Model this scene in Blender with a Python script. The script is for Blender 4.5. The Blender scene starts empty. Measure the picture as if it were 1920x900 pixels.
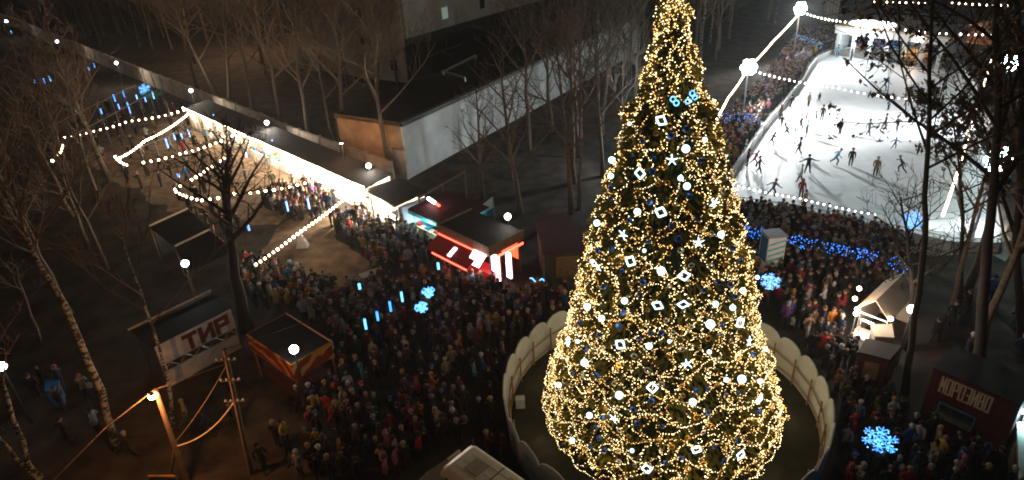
import bpy, math, random
from mathutils import Vector, Matrix, noise
PI = math.pi
C = bpy.context.scene
COL = C.collection
rnd = random.Random(7)

# ------------------------------------------------------------------ camera
FPX, CAMH = 1250.0, 25.0
TH, RO = math.radians(28.2), math.radians(-3.4)
CM = Matrix.Rotation(PI/2-TH, 4, 'X') @ Matrix.Rotation(RO, 4, 'Z')
camd = bpy.data.cameras.new('camera'); cam = bpy.data.objects.new('camera', camd); COL.objects.link(cam)
cam.matrix_world = Matrix.Translation((0, 0, CAMH)) @ CM
camd.sensor_width = 36; camd.lens = FPX/1920*36; camd.clip_end = 2000; camd.clip_start = .2
C.camera = cam
# ------------------------------------------------------------------ world, exposure
w = bpy.data.worlds.new('World'); C.world = w; w.use_nodes = True
nt = w.node_tree; bg = nt.nodes['Background']
sky = nt.nodes.new('ShaderNodeTexSky'); sky.sky_type = 'NISHITA'; sky.sun_disc = False
sky.sun_elevation = math.radians(35); sky.sun_rotation = math.radians(200)
mixw = nt.nodes.new('ShaderNodeMix'); mixw.data_type = 'RGBA'; mixw.blend_type = 'MULTIPLY'; mixw.inputs[0].default_value = 1
mixw.inputs[7].default_value = (1, .72, .52, 1)          # sky glow over a town at night
nt.links.new(sky.outputs[0], mixw.inputs[6]); nt.links.new(mixw.outputs[2], bg.inputs[0])
bg.inputs[1].default_value = .0062
C.view_settings.view_transform = 'Standard'; C.view_settings.look = 'None'
C.view_settings.exposure = 0.0; C.view_settings.gamma = 1
C.render.engine = 'CYCLES'
C.cycles.use_denoising = True; C.cycles.max_bounces = 4; C.cycles.diffuse_bounces = 2; C.cycles.glossy_bounces = 2
C.cycles.sample_clamp_indirect = 3; C.cycles.sample_clamp_direct = 0; C.cycles.use_light_tree = True
C.cycles.pixel_filter_type = 'BLACKMAN_HARRIS'; C.cycles.filter_width = 1.9

def ray(x, y):
    return CM.to_3x3() @ Vector(((x-960)/FPX, -(y-450)/FPX, -1))
def G(x, y, z=0.0):
    d = ray(x, y); t = (z-CAMH)/d.z; return Vector((0, 0, CAMH))+d*t
def PY(x, y, Y):
    d = ray(x, y); return Vector((0, 0, CAMH))+d*(Y/d.y)
CMI = CM.to_3x3().inverted()
def proj(p):
    v = CMI @ (Vector(p)-Vector((0, 0, CAMH))); return (960+FPX*v.x/-v.z, 450-FPX*v.y/-v.z)

# ------------------------------------------------------------------ materials
def mat(name, col, rough=.8, var=.25, scale=3.0, bump=0.0, metal=0.0, objcol=False, spec=.3):
    m = bpy.data.materials.new(name); m.use_nodes = True; n = m.node_tree; b = n.nodes['Principled BSDF']
    b.inputs['Roughness'].default_value = rough; b.inputs['Metallic'].default_value = metal
    b.inputs['Specular IOR Level'].default_value = spec
    tc = n.nodes.new('ShaderNodeTexCoord'); ns = n.nodes.new('ShaderNodeTexNoise'); ns.inputs['Scale'].default_value = scale
    ns.inputs['Detail'].default_value = 5; n.links.new(tc.outputs['Object'], ns.inputs['Vector'])
    mr = n.nodes.new('ShaderNodeMapRange'); mr.inputs[1].default_value = .3; mr.inputs[2].default_value = .7
    mr.inputs[3].default_value = 1-var; mr.inputs[4].default_value = 1+var; n.links.new(ns.outputs['Fac'], mr.inputs[0])
    mx = n.nodes.new('ShaderNodeVectorMath'); mx.operation = 'SCALE'
    n.links.new(mr.outputs[0], mx.inputs['Scale'])
    if objcol:
        oi = n.nodes.new('ShaderNodeObjectInfo'); n.links.new(oi.outputs['Color'], mx.inputs[0])
    else: mx.inputs[0].default_value = col
    n.links.new(mx.outputs[0], b.inputs['Base Color'])
    if bump:
        bp = n.nodes.new('ShaderNodeBump'); bp.inputs['Strength'].default_value = bump; bp.inputs['Distance'].default_value = .05
        n.links.new(ns.outputs['Fac'], bp.inputs['Height']); n.links.new(bp.outputs[0], b.inputs['Normal'])
    return m
def emi(name, col, st):
    m = bpy.data.materials.new(name); m.use_nodes = True; b = m.node_tree.nodes['Principled BSDF']
    b.inputs['Base Color'].default_value = (.8, .8, .8, 1)
    b.inputs['Emission Color'].default_value = (*col, 1); b.inputs['Emission Strength'].default_value = st
    return m
M = {}
def D(k, *a, **kw): M[k] = mat(k, *a, **kw)
def E(k, *a): M[k] = emi(k, *a)
D('earth', (.036, .025, .017), 1, .85, .6, 1.0); D('asphalt', (.026, .022, .019), .9, .35, .5, .3)
D('soil', (.17, .115, .072), 1, .5, 1.1, .8); D('lawn', (.011, .011, .008), 1, .4, 1.5, .4)
D('bark', (.13, .095, .065), .95, .4, 6, .5); D('twig', (.15, .1, .07), .95, .2, 3); D('barkdark', (.03, .022, .017), .95, .3, 5)
D('cream', (.27, .3, .32), .6, .08, 2); D('white', (.75, .75, .73), .5, .08, 3); D('plaster', (.55, .56, .54), .9, .22, .35, .1)
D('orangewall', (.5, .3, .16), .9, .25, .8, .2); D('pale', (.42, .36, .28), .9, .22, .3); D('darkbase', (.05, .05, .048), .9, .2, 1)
D('concrete', (.55, .46, .36), .9, .3, .8, .2); D('roof', (.014, .011, .009), .8, .35, 1.5, .2); D('tarroof', (.011, .009, .008), .85, .3, 2)
D('wood', (.16, .1, .06), .8, .3, 4, .2); D('palewood', (.5, .38, .25), .8, .25, 4); D('steel', (.35, .35, .34), .4, .15, 6, 0, .7)
D('darksteel', (.06, .06, .06), .5, .2, 6, 0, .5); D('redpaint', (.35, .02, .02), .5, .15, 3); D('darkred', (.065, .012, .012), .7, .25, 3)
D('redcloth', (.45, .03, .03), .8, .15, 3); D('black', (.012, .012, .012), .6, .2, 5); D('poster', (.5, .55, .6), .6, .2, 3)
D('bluepaint', (.03, .16, .35), .5, .1, 3); D('cyantone', (.1, .5, .55), .5, .15, 3); D('banner', (.6, .55, .5), .8, .25, 1.5)
D('letterred', (.12, .012, .012), .7, .15, 3); D('lettercream', (.4, .31, .24), .7, .1, 3); D('vanpaint', (.5, .48, .44), .4, .08, 1.5)
D('glass', (.02, .022, .025), .08, .1, 2, spec=.8); D('rubber', (.02, .02, .02), .9); D('tarp', (.17, .18, .16), .8, .15, 1.5, .1)
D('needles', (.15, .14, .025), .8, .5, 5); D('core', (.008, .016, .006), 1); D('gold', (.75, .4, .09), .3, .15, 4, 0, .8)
D('bluebauble', (.01, .09, .42), .2, .1, 4, 0, .3, spec=.7); D('silver', (.7, .7, .72), .3, .1, 4, 0, .5)
D('leaf', (.11, .065, .022), .8, .5, 5); D('pink', (.62, .36, .28), .8, .12, 2); D('canvas', (.55, .42, .31), .8, .1, 2)
D('grey', (.25, .24, .22), .8, .15, 2); D('trampled', (.22, .18, .14), 1, .6, .5, .5); D('stallcanvas', (.62, .55, .46), .8, .25, 1.2); D('skin', (.36, .22, .15), .6, .1, 5); D('hair', (.03, .02, .012), .7, .2, 8); D('boot', (.02, .017, .015), .6)
D('trouser', (.022, .024, .032), .9, .3, 3); D('cloth', (0, 0, 0), .9, .18, 4, objcol=True); D('glove', (.03, .03, .03), .9)
D('greencloth', (.04, .22, .09), .8, .2, 3); D('spruce', (.03, .06, .03), .8, .4, 5); D('skinhand', (.45, .28, .2), .6)
E('bulb', (1, .74, .45), 15); E('bulbcool', (1, .93, .84), 11); E('bulbtree', (1, .57, .15), 3.8); E('bulbtree2', (1, .75, .38), 6.5)
for k_ in ('bulbtree', 'bulbtree2'): M[k_].cycles.emission_sampling = 'NONE'      # too many to sample one by one
E('glowwhite', (.55, .86, 1), 3.2); E('globe', (1, .93, .82), 16); E('globecool', (.85, .96, 1), 16); E('flood', (.55, .9, 1), 60)
E('tube', (1, .86, .68), 26); E('tubecool', (.75, .95, 1), 16); E('neonred', (1, .06, .03), 8); E('screen', (1, .85, .9), 9)
E('meteor', (.02, .28, 1), 2.6); E('meteorpale', (.12, .5, 1), 2.6); E('snow', (.03, .3, 1), 1.7); E('netblue', (.01, .2, 1), 4); E('sodium', (1, .42, .1), 160)
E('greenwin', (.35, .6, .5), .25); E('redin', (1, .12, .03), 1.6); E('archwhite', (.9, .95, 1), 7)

def special():
    # birch bark: pale with dark dashes
    m = M['birch'] = mat('birch', (.5, .48, .43), .8); n = m.node_tree; b = n.nodes['Principled BSDF']
    tc = n.nodes.new('ShaderNodeTexCoord'); mp = n.nodes.new('ShaderNodeMapping'); mp.inputs['Scale'].default_value = (2.5, 2.5, 5)
    ns = n.nodes.new('ShaderNodeTexNoise'); ns.inputs['Scale'].default_value = 1.6; ns.inputs['Detail'].default_value = 4
    cr = n.nodes.new('ShaderNodeValToRGB'); cr.color_ramp.elements[0].position = .46; cr.color_ramp.elements[0].color = (.02, .018, .016, 1)
    cr.color_ramp.elements[1].position = .56; cr.color_ramp.elements[1].color = (.3, .28, .25, 1)
    n.links.new(tc.outputs['Object'], mp.inputs[0]); n.links.new(mp.outputs[0], ns.inputs['Vector']); n.links.new(ns.outputs['Fac'], cr.inputs[0])
    n.links.new(cr.outputs[0], b.inputs['Base Color'])
    # ice: scratched, scraped, slightly glossy
    m = M['ice'] = mat('ice', (.7, .75, .78), .45, spec=.4); n = m.node_tree; b = n.nodes['Principled BSDF']
    tc = n.nodes.new('ShaderNodeTexCoord')
    def nz(sc, s, det, rot=0, dist=0):
        mp = n.nodes.new('ShaderNodeMapping'); mp.inputs['Scale'].default_value = sc; mp.inputs['Rotation'].default_value = (0, 0, rot)
        t = n.nodes.new('ShaderNodeTexNoise'); t.inputs['Scale'].default_value = s; t.inputs['Detail'].default_value = det; t.inputs['Distortion'].default_value = dist
        n.links.new(tc.outputs['Object'], mp.inputs[0]); n.links.new(mp.outputs[0], t.inputs['Vector']); return t
    a = nz((1, .12, 1), .9, 6, .9, .6); c = nz((1, 1, 1), .12, 4, 0, 1); e = nz((.1, 1, 1), 1.3, 6, .3, .8)
    mt = n.nodes.new('ShaderNodeMath'); mt.operation = 'ADD'; n.links.new(a.outputs['Fac'], mt.inputs[0]); n.links.new(c.outputs['Fac'], mt.inputs[1])
    mt2 = n.nodes.new('ShaderNodeMath'); mt2.operation = 'ADD'; n.links.new(mt.outputs[0], mt2.inputs[0]); n.links.new(e.outputs['Fac'], mt2.inputs[1])
    cr = n.nodes.new('ShaderNodeValToRGB'); cr.color_ramp.elements[0].position = .4; cr.color_ramp.elements[0].color = (.66, .7, .71, 1)
    cr.color_ramp.elements[1].position = .62; cr.color_ramp.elements[1].color = (.86, .85, .83, 1)
    dv = n.nodes.new('ShaderNodeMath'); dv.operation = 'MULTIPLY'; dv.inputs[1].default_value = 1/3
    n.links.new(mt2.outputs[0], dv.inputs[0]); n.links.new(dv.outputs[0], cr.inputs[0]); n.links.new(cr.outputs[0], b.inputs['Base Color'])
    # red fascia with orange swirls
    m = M['swirl'] = mat('swirl', (.4, .05, .02), .6); n = m.node_tree; b = n.nodes['Principled BSDF']
    tc = n.nodes.new('ShaderNodeTexCoord'); wv = n.nodes.new('ShaderNodeTexWave'); wv.wave_type = 'RINGS'; wv.inputs['Scale'].default_value = .45
    wv.inputs['Distortion'].default_value = 9; wv.inputs['Detail'].default_value = 2; wv.inputs['Detail Scale'].default_value = .9
    cr = n.nodes.new('ShaderNodeValToRGB'); cr.color_ramp.elements[0].position = .62; cr.color_ramp.elements[0].color = (.16, .012, .01, 1)
    cr.color_ramp.elements[1].position = .72; cr.color_ramp.elements[1].color = (.42, .19, .025, 1)
    n.links.new(tc.outputs['Object'], wv.inputs['Vector']); n.links.new(wv.outputs['Color'], cr.inputs[0]); n.links.new(cr.outputs[0], b.inputs['Base Color'])
    # crowd clothing by vertex colour
    m = M['crowdcloth'] = mat('crowdcloth', (.1, .1, .1), .9); n = m.node_tree; b = n.nodes['Principled BSDF']
    at = n.nodes.new('ShaderNodeAttribute'); at.attribute_name = 'coat'; n.links.new(at.outputs['Color'], b.inputs['Base Color'])
special()

# ------------------------------------------------------------------ mesh helpers
WL = {}                                            # world location of each root (roots carry no rotation unless noted)
class MB:
    def __init__(s): s.v = []; s.f = []; s.m = []; s.mats = []
    def mi(s, k):
        if k is None: return 0
        if k not in s.mats: s.mats.append(k)
        return s.mats.index(k)
    def add(s, vs, fs, k=None):
        o = len(s.v); i = s.mi(k); s.v += [tuple(q) for q in vs]; s.f += [tuple(o+j for j in f) for f in fs]; s.m += [i]*len(fs)
    def box(s, c, sz, k=None, rz=0):
        cx, cy, cz = c; a, b, h = [q/2 for q in sz]; co, si = math.cos(rz), math.sin(rz)
        vs = [(cx+x*co-y*si, cy+x*si+y*co, cz+z) for z in (-h, h) for x, y in ((-a, -b), (a, -b), (a, b), (-a, b))]
        s.add(vs, [(3, 2, 1, 0), (4, 5, 6, 7), (0, 1, 5, 4), (1, 2, 6, 5), (2, 3, 7, 6), (3, 0, 4, 7)], k)
    def prism(s, pts, z0, z1, k=None):             # pts CCW polygon; z may be lists
        n = len(pts); z0 = z0 if hasattr(z0, '__len__') else [z0]*n; z1 = z1 if hasattr(z1, '__len__') else [z1]*n
        vs = [(p[0], p[1], z0[i]) for i, p in enumerate(pts)]+[(p[0], p[1], z1[i]) for i, p in enumerate(pts)]
        s.add(vs, [tuple(range(n))[::-1], tuple(range(n, 2*n))]+[(i, (i+1) % n, n+(i+1) % n, n+i) for i in range(n)], k)
    def tube(s, pts, rs, n=6, k=None, cap=True):
        pts = [Vector(p) for p in pts]; rs = rs if hasattr(rs, '__len__') else [rs]*len(pts); vs = []; fs = []
        for i, p in enumerate(pts):
            t = (pts[min(i+1, len(pts)-1)]-pts[max(i-1, 0)]); t = t.normalized() if t.length > 1e-9 else Vector((0, 0, 1))
            a = t.cross(Vector((0, 0, 1)) if abs(t.z) < .9 else Vector((1, 0, 0))).normalized(); b = t.cross(a)
            for j in range(n):
                th = 2*PI*j/n; vs.append(p+(a*math.cos(th)+b*math.sin(th))*rs[i])
        for i in range(len(pts)-1):
            for j in range(n): fs.append((i*n+j, i*n+(j+1) % n, (i+1)*n+(j+1) % n, (i+1)*n+j))
        if cap: fs += [tuple(range(n))[::-1], tuple((len(pts)-1)*n+j for j in range(n))]
        s.add(vs, fs, k)
    def ball(s, c, r, k=None, nu=8, nv=5, sz=1.0):
        vs = [(c[0], c[1], c[2]-r*sz)]; fs = []
        for i in range(1, nv):
            ph = -PI/2+PI*i/nv
            for j in range(nu): vs.append((c[0]+r*math.cos(ph)*math.cos(2*PI*j/nu), c[1]+r*math.cos(ph)*math.sin(2*PI*j/nu), c[2]+r*sz*math.sin(ph)))
        vs.append((c[0], c[1], c[2]+r*sz)); L = len(vs)-1
        for j in range(nu):
            fs.append((0, 1+(j+1) % nu, 1+j)); fs.append((L, L-nu+j, L-nu+(j+1) % nu))
            for i in range(nv-2): fs.append((1+i*nu+j, 1+i*nu+(j+1) % nu, 1+(i+1)*nu+(j+1) % nu, 1+(i+1)*nu+j))
        s.add(vs, fs, k)
    def octa(s, c, r, k=None):
        x, y, z = c; s.add([(x+r, y, z), (x, y+r, z), (x-r, y, z), (x, y-r, z), (x, y, z+r), (x, y, z-r)],
            [(0, 1, 4), (1, 2, 4), (2, 3, 4), (3, 0, 4), (1, 0, 5), (2, 1, 5), (3, 2, 5), (0, 3, 5)], k)
    def quad(s, a, b, c, d, t=.04, k=None):        # thin slab with thickness t
        a, b, c, d = map(Vector, (a, b, c, d)); n = (b-a).cross(d-a).normalized()*t
        vs = [a, b, c, d, a-n, b-n, c-n, d-n]
        s.add(vs, [(0, 1, 2, 3), (7, 6, 5, 4), (0, 4, 5, 1), (1, 5, 6, 2), (2, 6, 7, 3), (3, 7, 4, 0)], k)
    def build(s, name, k=None, parent=None, smooth=False, loc=None):
        off = WL.get(parent.name, Vector()) if parent else (Vector(loc) if loc else Vector())
        me = bpy.data.meshes.new(name); me.from_pydata([(x-off.x, y-off.y, z-off.z) for x, y, z in s.v], [], s.f)
        mats = s.mats if s.mats else [k]
        for q in mats: me.materials.append(M[q])
        if len(mats) > 1: me.polygons.foreach_set('material_index', s.m)
        if smooth: me.polygons.foreach_set('use_smooth', [True]*len(s.f))
        me.update()
        o = bpy.data.objects.new(name, me); COL.objects.link(o)
        if parent: o.parent = parent; WL[o.name] = off
        else: o.location = off; WL[o.name] = off
        return o
def tag(o, label, cat, group=None, kind=None):
    if label: o['label'] = label
    if cat: o['category'] = cat
    if group: o['group'] = group
    if kind: o['kind'] = kind
    return o
def thing(name, loc, label, cat, group=None):
    o = bpy.data.objects.new(name, None); COL.objects.link(o); o.location = loc; o.empty_display_size = .1
    WL[o.name] = Vector(loc); return tag(o, label, cat, group)
def struct(name, mb, k=None): o = mb.build(name, k); o['kind'] = 'structure'; return o
def dup(root, loc, rz=0.0, label=None, scale=None, group=None):
    r = root.copy(); COL.objects.link(r); r.location = loc; r.rotation_euler = (0, 0, rz); WL[r.name] = Vector(loc)
    if scale is not None: r.scale = (scale,)*3 if not hasattr(scale, '__len__') else scale
    if label: r['label'] = label
    if group: r['group'] = group
    for ch in root.children:
        c = ch.copy(); COL.objects.link(c); c.parent = r
        for g in ch.children: d = g.copy(); COL.objects.link(d); d.parent = c
    return r
def repeat(name, seg, rad, spots, k, parent, box=None, rz=None):      # equal parts sharing one mesh
    m = MB()
    if box: m.box((0, 0, box[2]/2), box)
    else: m.tube(seg, rad, 5)
    o0 = m.build(name, k); me = o0.data; bpy.data.objects.remove(o0)
    for i, p in enumerate(spots):
        o = bpy.data.objects.new(name, me); COL.objects.link(o); o.parent = parent; o.location = Vector(p)-WL[parent.name]
        if rz: o.rotation_euler.z = rz[i]
class Fr:                                          # local frame: u along the front, n outwards to the customer, z up
    def __init__(s, A, B, side=None):
        s.o = Vector((A[0], A[1], 0)); d = Vector((B[0]-A[0], B[1]-A[1], 0)); s.L = d.length; s.u = d.normalized()
        s.n = Vector((s.u.y, -s.u.x, 0))
        if side is not None and s.n.dot(Vector(side)) < 0: s.n = -s.n
    def p(s, u, n, z): q = s.o+s.u*u+s.n*n; return Vector((q.x, q.y, z))
    def box(s, mb, u0, u1, n0, n1, z0, z1, k=None, z1b=None):
        q = [s.p(u0, n0, 0), s.p(u1, n0, 0), s.p(u1, n1, 0), s.p(u0, n1, 0)]
        if z1b is None: z1b = z1
        zt = [z1b, z1b, z1, z1]                     # z1 at the n1 side, z1b at the n0 side
        dz = z1-z0; zb = [z1b-dz, z1b-dz, z0, z0] if z1b != z1 else [z0]*4
        if s.u.cross(s.n).z < 0: q = q[::-1]; zt = zt[::-1]; zb = zb[::-1]
        mb.prism(q, zb, zt, k)
def lamp(name, parent, wloc, power, col, size=.15, kind='POINT', spot=None, aim=None):
    l = bpy.data.lights.new(name, kind); l.energy = power; l.color = col; l.shadow_soft_size = size
    o = bpy.data.objects.new(name, l); COL.objects.link(o)
    off = WL[parent.name] if parent else Vector(); o.parent = parent; o.location = Vector(wloc)-off
    if kind == 'SPOT': l.spot_size = spot; l.spot_blend = .5
    if aim is not None: o.rotation_euler = (Vector(aim)-Vector(wloc)).to_track_quat('-Z', 'Y').to_euler()
    return o
def textmesh(body, name, k, parent, origin, ux, uz, size, width=None, depth=.04):
    cu = bpy.data.curves.new(name, 'FONT'); cu.body = body; cu.size = size; cu.extrude = depth/2; cu.offset = size*.02
    o = bpy.data.objects.new('tmp', cu); COL.objects.link(o); dg = bpy.context.evaluated_depsgraph_get(); dg.update()
    me = bpy.data.meshes.new_from_object(o.evaluated_get(dg)); bpy.data.objects.remove(o)
    xs = [v.co.x for v in me.vertices]; wd = max(xs)-min(xs); sx = width/wd if width else 1; x0 = min(xs)
    off = WL[parent.name]; nn = ux.cross(uz)
    for v in me.vertices: v.co = origin+ux*((v.co.x-x0)*sx)+uz*v.co.y+nn*v.co.z-off
    me.materials.clear(); me.materials.append(M[k]); me.name = name
    r = bpy.data.objects.new(name, me); COL.objects.link(r); r.parent = parent; WL[r.name] = off; return r
CAMSIDE = (0, -1, 0)
GL = {'Т': [((0, 1), (1, 1)), ((.5, 0), (.5, 1))], 'И': [((0, 0), (0, 1)), ((1, 0), (1, 1)), ((0, .1), (1, .9))], 'Р': [((0, 0), (0, 1)), ((0, 1), (1, 1)), ((1, 1), (1, .48)), ((1, .48), (0, .48))],
      'М': [((0, 0), (0, 1)), ((1, 0), (1, 1)), ((0, 1), (.5, .4)), ((.5, .4), (1, 1))], 'О': [((0, 0), (0, 1)), ((1, 0), (1, 1)), ((0, 0), (1, 0)), ((0, 1), (1, 1))],
      'З': [((0, 1), (1, 1)), ((1, 1), (1, 0)), ((1, 0), (0, 0)), ((.25, .5), (1, .5))], 'В': [((0, 0), (0, 1)), ((0, 1), (.9, 1)), ((0, 0), (1, 0)), ((0, .5), (1, .5)), ((.9, 1), (.9, .5)), ((1, .5), (1, 0))]}
def blocktext(txt, k, parent, f, u0, n0, z0, hgt, wid, th, gap):
    for i, chh in enumerate(txt):
        m = MB(); x = u0+i*(wid+gap+th*.6)
        for q, ((a, b), (c, d)) in enumerate(GL[chh]):
            p0, p1 = Vector((x+a*wid, z0+b*hgt)), Vector((x+c*wid, z0+d*hgt)); dr = (p1-p0).normalized(); e = Vector((-dr.y, dr.x))*th/2; p0 = p0-dr*th*.48; p1 = p1+dr*th*.48; n1 = n0+.03+q*.003
            pts = [p0-e, p1-e, p1+e, p0+e]; m.add([f.p(v.x, n0, v.y) for v in pts]+[f.p(v.x, n1, v.y) for v in pts], [(3, 2, 1, 0), (4, 5, 6, 7), (0, 1, 5, 4), (1, 2, 6, 5), (2, 3, 7, 6), (3, 0, 4, 7)])
        m.build('letter', k, parent)
UP = Vector((0, 0, 1))

# ------------------------------------------------------------------ ground
def ground():
    mb = MB(); N = 60; X0, X1, Y0, Y1 = -420, 420, -60, 700
    vs = []; fs = []
    for j in range(N+1):
        for i in range(N+1):
            vs.append((X0+(X1-X0)*i/N, Y0+(Y1-Y0)*j/N, 0))
    for j in range(N):
        for i in range(N): a = j*(N+1)+i; fs.append((a, a+1, a+N+2, a+N+1))
    mb.add(vs, fs); struct('ground', mb, 'earth')
    def sheet(name, px, z, k):
        m = MB(); pts = [G(*p, z) for p in px]; q_ = []
        for a_, b_ in zip(pts, pts[1:]+pts[:1]):
            n_ = max(1, int((b_-a_).length/.8))
            for i_ in range(n_):
                c_ = a_.lerp(b_, i_/n_); q_.append(c_+Vector((noise.noise(c_*.5), noise.noise(c_*.5+Vector((9, 9, 9))), 0))*1.1+Vector((noise.noise(c_*2), noise.noise(c_*2+Vector((5, 0, 0))), 0))*.3)
        pts = q_
        a = sum(pts[i].x*pts[(i+1) % len(pts)].y-pts[(i+1) % len(pts)].x*pts[i].y for i in range(len(pts)))
        if a < 0: pts = pts[::-1]
        m.add(pts, [tuple(range(len(pts)))]); return struct(name, m, k)
    sheet('plaza', [(560, 905), (640, 640), (460, 590), (440, 500), (520, 395), (640, 350), (900, 470), (1060, 500), (1130, 420), (1345, 300), (1360, 330), (1380, 425), (1700, 500), (1660, 640), (1760, 690), (1960, 830), (1960, 1000), (540, 1000)], .006, 'asphalt')
    sheet('trodden_soil', [(470, 490), (520, 425), (590, 390), (650, 405), (640, 450), (700, 500), (722, 530), (690, 560), (640, 545), (570, 535), (500, 510)], .012, 'soil')
    sheet('market_path', [(100, 262), (350, 205), (470, 260), (640, 350), (520, 420), (330, 400), (200, 330)], .010, 'soil')
    pass
    bx = [(1330, 380), (1345, 300), (1440, 160), (1500, 80), (1570, 70), (1830, 110), (1880, 300), (1890, 480), (1700, 476), (1560, 440), (1380, 405)]
    sheet('trampled_snow', bx, .012, 'trampled')
ground()
RINK = [(1350, 386), (1372, 333), (1440, 238), (1505, 160), (1519, 133), (1534, 114), (1558, 103), (1600, 97), (1660, 99), (1720, 106), (1790, 120), (1826, 170), (1850, 300), (1870, 430), (1868, 470), (1780, 468), (1700, 450), (1550, 416), (1400, 391)]
def rink():
    m = MB(); pts = [G(*p, .1) for p in RINK][::-1]
    a = sum(pts[i].x*pts[(i+1) % len(pts)].y-pts[(i+1) % len(pts)].x*pts[i].y for i in range(len(pts)))
    if a < 0: pts = pts[::-1]
    m.prism(pts, .02, .1); struct('ice_rink', m, 'ice')
    c = sum((Vector(p) for p in pts), Vector())/len(pts); c.z = 0
    t = thing('rink_barrier', pts[0].copy()*1, 'long white boards with a handrail running all around the ice rink', 'barrier')
    pq = []; bd = MB(); rl = MB(); n = len(pts)
    out = [Vector((p.x, p.y, 0))+(Vector((p.x, p.y, 0))-c).normalized()*.12 for p in pts]
    for i in range(n):
        a, b = out[i], out[(i+1) % n]; d = b-a; k = max(1, int(d.length/2.5)); u = d.normalized(); nn = Vector((u.y, -u.x, 0))
        bd.box(((a+b)/2+Vector((0, 0, .45))), (d.length, .05, .8), rz=math.atan2(d.y, d.x))
        for z in (1.12, ): rl.tube([a+UP*z, b+UP*z], .035, 5)
        for q in range(k): p = a+d*(q/k)+nn*.06; pq.append(p)
    bd.build('board', 'white', t); rl.build('handrail', 'steel', t); repeat('post', [(0, 0, 0), (0, 0, 1.14)], .04, pq, 'steel', t)
    return c
RC = rink()

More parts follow.
